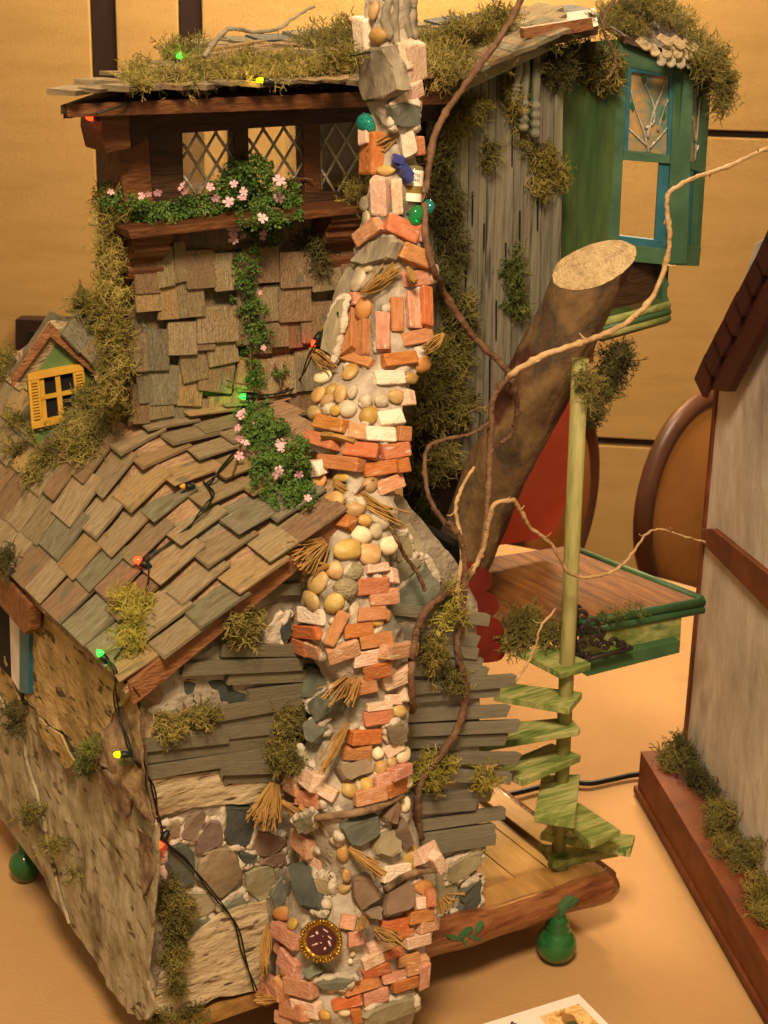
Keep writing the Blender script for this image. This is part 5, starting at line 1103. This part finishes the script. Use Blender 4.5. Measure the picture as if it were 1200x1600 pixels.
moss('small moss sprig on the upper part of the grey plank wall', [(757, 240, 8, 24)], m_mossO, .08)
moss('moss under the upper eave right of the chimney, above the brown vine', [(720, 175, 28, 28), (695, 200, 20, 30), (740, 165, 20, 16)], m_mossO, .09, hang=.4)
moss('dark moss column running down beside the chimney top', [(680, 250, 20, 50), (690, 320, 24, 45), (700, 380, 18, 40), (690, 430, 14, 40)], m_mossD, .10, hang=.3)
moss('small moss patch in the middle of the grey plank wall', [(798, 425, 11, 26), (802, 470, 9, 30), (800, 400, 8, 8)], m_mossG, .09)
moss('big moss mass beside the chimney at mid height', [(715, 500, 20, 45), (690, 560, 38, 40), (665, 610, 26, 30), (700, 640, 44, 34), (660, 680, 24, 30), (680, 720, 36, 30), (650, 740, 18, 20)], m_mossO, .095)
moss('bright green moss strip below the moss mass beside the chimney', [(660, 800, 16, 24), (675, 840, 18, 30), (690, 875, 10, 20)], m_mossG, .10)
moss('yellow moss wisp above the stub of grey board', [(700, 930, 7, 22), (708, 955, 12, 12), (690, 970, 10, 10)], m_mossB, .08)
moss('small moss wisp on the right-hand clapboards', [(672, 1010, 14, 22), (665, 1035, 8, 18)], m_mossY, .07)
moss('small moss wisp below the vine on the right-hand clapboards', [(705, 1058, 20, 20)], m_mossO, .06)
moss('bright yellow moss tuft at the foot of the brown vine', [(668, 1205, 28, 26), (690, 1195, 14, 14)], m_mossB, .06)
moss('bright yellow moss tuft at the right end of the clapboards', [(752, 1212, 22, 16), (745, 1230, 14, 10)], m_mossB, .06)
moss('moss column covering the upper left corner of the shingled wall', [(178, 330, 20, 40), (180, 400, 24, 45), (178, 460, 26, 40), (182, 520, 22, 45), (185, 580, 22, 45), (192, 630, 18, 25)], m_mossY, .12, fall=PU_D)
moss('moss on the roof slope behind the dormer', [(150, 490, 32, 18), (135, 475, 26, 10), (165, 520, 18, 25)], m_mossO, .10)
moss('large moss drift below the dormer on the lower roof', [(150, 640, 35, 35), (135, 680, 38, 25), (110, 700, 30, 16), (80, 720, 25, 12), (55, 745, 14, 18), (135, 710, 18, 16)], m_mossO, .10)
moss('moss at the far left edge of the lower roof', [(10, 570, 20, 16), (0, 590, 14, 12)], m_mossO, .09, fall=None)
moss('thin moss trail down the left side of the dormer', [(30, 660, 10, 14), (45, 680, 10, 20), (25, 705, 16, 14)], m_mossY, .06)
moss('yellow moss tuft near the lower corner of the shingled roof', [(208, 945, 22, 18), (205, 985, 20, 16), (210, 1010, 24, 16), (218, 960, 14, 30)], m_mossB, .065)
moss('moss tuft on the gable just under the rake board', [(375, 975, 28, 18), (370, 990, 16, 14)], m_mossO, .08)
moss('wide moss tuft lying on the left-hand clapboards', [(262, 1135, 28, 22), (305, 1118, 28, 16), (320, 1110, 14, 12)], m_mossY, .08)
moss('tall moss tuft between the left-hand clapboards and the chimney', [(450, 1130, 28, 32), (440, 1170, 32, 34), (455, 1195, 26, 20)], m_mossO, .10)
moss('long moss fall on the lower left corner of the stone front', [(272, 1420, 30, 40), (262, 1390, 14, 26), (270, 1480, 24, 30), (270, 1530, 14, 28)], m_mossO, .09, hang=.3)
moss('moss under the bottom left corner of the house', [(258, 1588, 24, 12), (295, 1585, 30, 12)], m_mossO, .09)
moss('green moss in a crack of the bark wall', [(152, 1165, 14, 12), (145, 1190, 12, 26)], m_mossG, .10)
moss('moss sprig under the blue side window', [(35, 1108, 16, 18), (38, 1135, 12, 14)], m_mossD, .09)
moss('moss bits low on the bark wall', [(58, 1270, 13, 18), (98, 1320, 18, 9), (125, 1362, 7, 8)], m_mossO, .08)
moss('moss behind the brown beam at the left picture edge', [(12, 885, 16, 14)], m_mossD, .09)
moss('mossy clump on the deck next to the red scalloped trim', [(820, 985, 36, 20), (855, 990, 28, 18), (800, 1000, 20, 18)], m_mossO, .09)
moss('dark moss hanging below the bay window', [(966, 560, 22, 26), (948, 596, 20, 30), (928, 640, 12, 26)], m_mossD, .11, hang=.3, fall=11.6)
moss('moss tuft wrapped round the top of the green pole', [(916, 590, 12, 24), (907, 592, 7, 20), (922, 620, 6, 22)], m_mossO, .07, hang=.4)
moss('thin moss on the front edge of the deck', [(950, 965, 24, 7), (990, 958, 22, 5)], m_mossG, .10, ln=10)
moss('dark moss beside the lower end of the red panel', [(880, 815, 8, 30), (872, 850, 8, 14)], m_mossD, .1)
moss('moss tuft on the window sill beside the chimney', [(560, 305, 28, 24)], m_mossY, .10)
moss('dark moss hanging under the window sill', [(480, 375, 38, 14), (495, 405, 14, 26)], m_mossD, .08, hang=.6)
for i, (blobs, mt, lb) in enumerate(((((1060, 1165, 20, 16), (1075, 1185, 26, 18)), m_mossD, 'dark moss at the corner of the neighbouring plaster wall'), (((1050, 1195, 24, 18),), m_mossO, 'olive moss on the plinth corner of the neighbouring house'), (((1095, 1222, 32, 24), (1112, 1243, 26, 16)), m_mossD, 'dark moss along the neighbouring plinth, second from its corner'),
      (((1130, 1275, 38, 32), (1118, 1300, 26, 14)), m_mossO, 'round moss cushion in the middle of the neighbouring plinth'), (((1137, 1328, 30, 22), (1175, 1330, 30, 24), (1160, 1355, 24, 16)), m_mossO, 'paired moss tufts on the neighbouring plinth'), (((1190, 1400, 26, 34), (1195, 1440, 16, 20)), m_mossY, 'yellowish moss tuft at the right picture edge on the plinth'))):
    moss(lb, list(blobs), mt, .09, 15, group='moss tufts along the neighbouring plinth')

# ---- flowering creepers
def leaf_template():
    mb = MB()
    for _ in range(9):
        d = unit(rng.normal(0, 1, 3)+np.array([0, 0, .6])); s = unit(np.cross(d, rng.normal(0, 1, 3))); c = rng.normal(0, .35, 3); L_ = random.uniform(.55, .85); up_ = np.cross(d, s)*.12
        mb.add([c, c+d*L_*.5+s*.26+up_, c+d*L_, c+d*L_*.5-s*.26+up_], [(0, 1, 2), (0, 2, 3)])
    return np.array(mb.V), np.array(mb.F)
TL = [leaf_template() for _ in range(8)]
def flower_mesh(c, n, s, parent):
    mb = MB(); z = unit(n+rng.normal(0, .25, 3)); x = unit(np.cross(z, rng.normal(0, 1, 3))); y = np.cross(z, x); s0 = s*random.uniform(.75, 1.1)
    for k in range(5):
        s = s0*random.uniform(.8, 1.12); z = unit(z+rng.normal(0, .12, 3)); a = 2*pi*k/5+random.uniform(-.12, .12); d = x*cos(a)+y*sin(a); t = -x*sin(a)+y*cos(a)
        mb.prism([c, c+d*s*.6+t*s*.32+z*.1*s, c+d*s*1.0+t*s*.28+z*.15*s, c+d*s*.92+z*.12*s, c+d*s*1.0-t*s*.28+z*.15*s, c+d*s*.6-t*s*.32+z*.1*s], z*.003)
    return mb.build('flower', m_petal, parent)
def creeper(label, blobs, stems, flowers, dens=.05, ls=7):
    h0 = next(q for q in [look(b[0]+dx, b[1]+dy) for b in blobs for dx in (0, 15, -15) for dy in (0, 20)] if q and q[2] < 12.3); P0 = empty('flowering_creeper', h0[0], label, 'plant', 'creepers with small leaves and pink flowers')
    pos = []; dirs = []; sc = []
    for (bx, by, rx, ry) in blobs:
        c0 = look(bx, by); d0 = c0[2] if c0 else h0[2]
        for _ in range(int(pi*rx*ry*dens)):
            r = sqrt(random.random()); a = random.uniform(0, 2*pi); x, y = bx+rx*r*cos(a), by+ry*r*sin(a); h = look(x, y)
            p, n = (h[0], h[1]) if h and abs(h[2]-d0) < .9 else (CC+ray(x, y)*d0, -CF)
            p = p+(n*.6-CF*.4)*random.uniform(.02, .04+.2*min(rx, ry)/40*(1-r*r)); pos.append(p); dirs.append(n-CF*.5+np.array([0, 0, .5])); sc.append(ls*random.choice([.5, .7, .9, 1.1, 1.45])/FPX*d0)
    f = scatter('foliage', TL, pos, dirs, sc, m_leaf, P0); 
    st = MB()
    for s_ in stems:
        P = []
        for x, y in s_:
            h = look(x, y); P.append((h[0]-CF*.06) if h and abs(h[2]-h0[2]) < 1.2 else CC+ray(x, y)*(h0[2]-.05))
        st.tube(spline(P, 5), .007, 5)
    st.build('stem', m_twig, P0)
    for x, y, s in flowers:
        h = look(x, y); d = min(h[2] if h else h0[2], h0[2]+.5); c = CC+ray(x, y)*(d-.2); flower_mesh(c, unit(CC-c)+rng.normal(0, .3, 3), s/FPX*d, P0)
creeper('creeper with pink flowers spread along the upper window sill and heaped at its middle', [(390, 275, 36, 34), (370, 300, 40, 26), (430, 330, 40, 26), (400, 345, 30, 22), (310, 325, 40, 18), (250, 335, 45, 18), (195, 320, 38, 16), (450, 300, 20, 18), (170, 305, 16, 14), (420, 372, 16, 16)],
        [[(165, 310), (230, 330), (300, 328), (370, 320), (440, 330)], [(360, 300), (390, 255), (420, 280)], [(440, 285), (465, 282), (490, 284)]],
        [(284, 292, 9), (288, 300, 8), (328, 292, 9), (366, 288, 9), (436, 282, 11), (436, 309, 9), (378, 310, 9), (358, 316, 9), (380, 300, 8), (246, 301, 8), (222, 306, 7), (337, 310, 8), (173, 300, 7), (160, 310, 6), (410, 342, 8), (365, 360, 10), (380, 370, 10), (366, 374, 9), (412, 368, 9), (232, 303, 5)], .055, 7)
creeper('thin creeper trailing straight down the middle of the shingled wall', [(385, 410, 20, 34), (380, 460, 18, 34), (395, 490, 20, 26), (390, 540, 18, 30), (396, 585, 16, 22), (438, 582, 12, 14), (412, 520, 14, 20)],
        [[(380, 380), (385, 450), (392, 520), (396, 600), (420, 620)], [(430, 570), (440, 600), (430, 620)], [(355, 596), (385, 602), (400, 595)]],
        [(406, 457, 5), (411, 543, 6)], .04, 6)
creeper('bushy creeper with pink flowers where the shingled wall meets the lower roof', [(430, 700, 44, 34), (440, 745, 50, 40), (455, 775, 40, 22), (400, 650, 30, 16), (415, 680, 34, 28), (462, 710, 24, 30)],
        [[(400, 620), (410, 660), (430, 720)], [(380, 680), (372, 720), (365, 740)]],
        [(375, 650, 10), (372, 668, 8), (378, 645, 8), (375, 685, 9), (382, 692, 8), (374, 712, 8), (439, 692, 9), (440, 700, 9), (432, 740, 11), (436, 735, 10), (467, 741, 8), (480, 779, 7), (396, 660, 7)], .06, 7)

# ---- woody vines
def vine(label, pts, r0, r1, mat, wob=1.1, cat='vine', name='woody_vine', knots=True, group='bare woody vines twining over the treehouse'):
    P = []
    for (x, y, Y_) in pts:
        p = PY(Y_).at(x, y); t = (p-CC) @ CF; P.append([x, y, t])
    S2 = spline([np.array(q) for q in P], 7); out = []; prev = None
    for (x, y, t) in S2:
        h = look(x, y)
        if h and h[2] < t+.05: t = max(h[2]-r0*1.3, t-.5)
        out.append([x+random.uniform(-wob, wob), y+random.uniform(-wob, wob), t])
    o_ = np.array(out); k_ = np.ones(5)/5; tt_ = np.pad(o_[:, 2], 2, 'edge'); o_[:, 2] = np.minimum(o_[:, 2], np.convolve(tt_, k_, 'valid'))
    PP = [CC+ray(x, y)*t for x, y, t in o_]; m = len(PP)
    rad = [(r0+(r1-r0)*i/(m-1))*(1+random.uniform(-.08, .1)+(.35 if knots and i % 9 == 4 else 0)) for i in range(m)]
    vb = MB().tube(PP, rad, 9)
    for i in range(6, m-6, 11):
        d = unit(rng.normal(0, 1, 3)-CF*.3); L_ = random.uniform(.03, .09); vb.tube([PP[i], PP[i]+d*L_*.6, PP[i]+d*L_+np.array([0, 0, .02])], [rad[i]*.6, rad[i]*.4, rad[i]*.2], 6)
    ob = vb.build(name, mat, None, True); tag(ob, label, cat, group); return ob
vine('thick vine dropping from the top edge past the chimney to the trunk', [(818, -10, .3), (790, 45, .25), (740, 115, .2), (700, 170, .15), (680, 210, .1), (668, 270, .05), (663, 330, .0), (668, 390, .0), (690, 450, -.05), (735, 520, -.1), (775, 560, -.15), (802, 590, -.2)], .021, .024, m_twig)
vine('long pale vine arching from the right picture edge down to the cut trunk', [(1215, 228, -.6), (1180, 240, -.6), (1130, 263, -.6), (1085, 278, -.6), (1050, 298, -.6), (1042, 315, -.6), (1046, 360, -.6), (1042, 405, -.6), (1020, 462, -.6), (980, 503, -.6), (930, 528, -.6), (900, 538, -.6), (840, 560, -.55), (795, 588, -.5)], .012, .022, m_twigP)
vine('thick brown vine running down the trunk and on to the chimney side', [(800, 584, -.5), (772, 620, -.45), (766, 680, -.45), (764, 750, -.5), (758, 830, -.6), (748, 880, -.7), (722, 912, -.75), (690, 932, -.8), (665, 955, -.85), (652, 985, -.85), (642, 1040, -.85), (645, 1110, -.85)], .020, .024, m_twig)
vine('short vine spur curling off the vine crossing on the trunk', [(798, 590, -.5), (806, 620, -.45), (808, 650, -.4), (797, 680, -.35), (783, 692, -.35)], .022, .012, m_twig)
vine('dark vine snaking down from the trunk over the right-hand clapboards', [(700, 815, -.75), (718, 840, -.78), (726, 880, -.8), (724, 930, -.8), (722, 965, -.82), (714, 1000, -.82), (720, 1040, -.85), (728, 1075, -.85), (724, 1110, -.85), (708, 1150, -.85), (684, 1185, -.85), (660, 1215, -.85), (652, 1260, -.88), (658, 1312, -.88)], .019, .027, m_twig)
vine('thin reddish vine looping through the moss beside the chimney', [(765, 660, -.5), (740, 676, -.45), (700, 686, -.4), (672, 696, -.4), (664, 720, -.45), (668, 770, -.6), (690, 812, -.7), (716, 832, -.78)], .011, .017, m_twig)
vine('fine curly twig reaching right in front of the green pole', [(745, 882, -.75), (757, 850, -.75), (770, 792, -.8), (800, 782, -.8), (812, 795, -.8), (830, 825, -.8), (862, 852, -.8), (885, 890, -.8), (910, 902, -.8), (950, 896, -.8), (975, 880, -.8), (990, 862, -.8), (1010, 834, -.8), (1035, 828, -.8), (1070, 838, -.8), (1103, 848, -.8)], .017, .006, m_twigP)
vine('short brown twig between chimney and clapboards', [(615, 835, -.85), (632, 868, -.88), (650, 892, -.88), (664, 922, -.88)], .011, .013, m_twig)
vine('pale twig dangling below the deck', [(868, 952, -.9), (846, 978, -.9), (838, 1005, -.9), (825, 1035, -.9), (806, 1062, -.9)], .007, .010, m_twigP)
vine('dark twig hanging off the bay roof moss', [(966, -10, .5), (945, 25, .5), (944, 50, .5), (958, 80, .5), (962, 100, .5), (948, 125, .5)], .012, .010, m_twig)
vine('grey twig lying on the upper roof left of the chimney', [(318, 88, .9), (345, 55, 1.0), (365, 44, 1.0), (400, 50, 1.0), (435, 45, 1.0), (460, 27, 1.0), (492, 9, 1.0)], .017, .009, m_barkG)
vine('vine fork rising over the lower trunk', [(745, 882, -.75), (730, 905, -.76), (712, 950, -.8), (722, 860, -.78), (712, 800, -.7), (722, 760, -.65), (742, 730, -.6)], .018, .010, m_twigP)

# ---- string of small lights
SL = empty('fairy_lights', (look(222, 878) or [PF.at(222, 878)])[0], 'dark green string of small coloured fairy lights draped over roofs and front', 'string lights')
def wpts(pts, lift=.05):
    P = []; last = next((q[2] for q in [look(x, y) for x, y in pts] if q), 11)
    for x, y in pts:
        h = look(x, y); d = (h[2] if h else last)
        if last is not None and abs(d-last) > 1.2: d = last
        last = d; P.append(np.array([x, y, d-lift]))
    return P
def wirep(pts, two=True, lift=.045):
    P = wpts(pts, lift); out = []
    for q in spline(P, 6): out.append(q)
    for k in range(2 if two else 1):
        MB().tube([CC+ray(x+(k*5*sin(i*.35)), y+k*2*cos(i*.3))*d for i, (x, y, d) in enumerate(out)], .0058, 6).build('wire', m_wire, SL, True)
wirep([(578, 82), (540, 88), (490, 92), (440, 110), (412, 126), (380, 124), (330, 118), (290, 120), (272, 108)], False)
wirep([(275, 102), (265, 118), (230, 145), (195, 163), (150, 178)], False)
wirep([(528, 488), (505, 515), (490, 550), (470, 590), (440, 612), (405, 620), (390, 628), (385, 665), (372, 705), (340, 740), (322, 756)])
wirep([(318, 752), (330, 772), (325, 790), (300, 818), (268, 845), (236, 870), (226, 882)])
wirep([(232, 882), (232, 905), (226, 930), (215, 975), (190, 1015), (178, 1030)], False)
wirep([(165, 1028), (178, 1050), (182, 1090), (190, 1130), (200, 1168), (214, 1190), (232, 1215), (240, 1245), (250, 1282), (262, 1320), (290, 1345), (330, 1390), (365, 1440), (378, 1490), (402, 1548)])
def bulb(px, py, ang, mat, lit=True, s=1.0):
    h = look(px, py); d = (h[2] if h else 10.8)-.09; a = radians(ang)
    c = CC+ray(px, py)*d; ax = unit(CC+ray(px+cos(a)*20, py+sin(a)*20)*(d+.02)-c); sc_ = .024*s
    MB().lathe(c-ax*sc_*.2, [(sc_*.95, 0), (sc_*.95, sc_*.6), (sc_*.75, sc_*1.2), (sc_*.35, sc_*1.7), (.001, sc_*1.8)][::1], 14, -ax).build('bulb', mat, SL, True)
    MB().lathe(c, [(sc_*1.0, 0), (sc_*1.05, sc_*1.5), (sc_*.8, sc_*2.6), (sc_*.5, sc_*3.2)], 12, ax).build('socket', m_wire, SL, True)
    if lit:
        l = bpy.data.lights.new('bulb_glow', 'POINT'); l.energy = .35; l.shadow_soft_size = .03; l.color = lin(lit)[:3] if isinstance(lit, str) else (1, .5, .3)
        o = bpy.data.objects.new('bulb_glow', l); COL.objects.link(o); o.location = (c-ax*sc_*2.6-CF*.03).tolist(); o.parent = SL; o.matrix_parent_inverse = Matrix.Translation(-Vector(SL['_w']))
gR_, gG_, gY_, gO_ = glow('bulb_red', 'ff2c10', 7), glow('bulb_green', '20ff30', 5), glow('bulb_yellow', 'f4f000', 4), glow('bulb_orange_red', 'ff2a0a', 7)
bulb(146, 183, 0, gO_, 'ff3010'); bulb(279, 92, 115, gG_, '30ff30', .9); bulb(411, 127, 10, gY_, 'fff020', .9); bulb(493, 533, -60, gO_, 'ff4010'); bulb(384, 620, 5, gG_, '30ff30', .9)
bulb(290, 760, 0, m_yel, False, .8); bulb(220, 878, 30, gR_, 'ff2010'); bulb(159, 1024, 50, gG_, '30ff30', .9); bulb(188, 1179, 0, gY_, 'fff020', .85); bulb(253, 1315, -60, gR_, 'ff2010')

print('moss clumps', nm, 'shingles', nsh, 'objects', len(bpy.data.objects))
for o in bpy.data.objects:
    if '_w' in o: del o['_w']
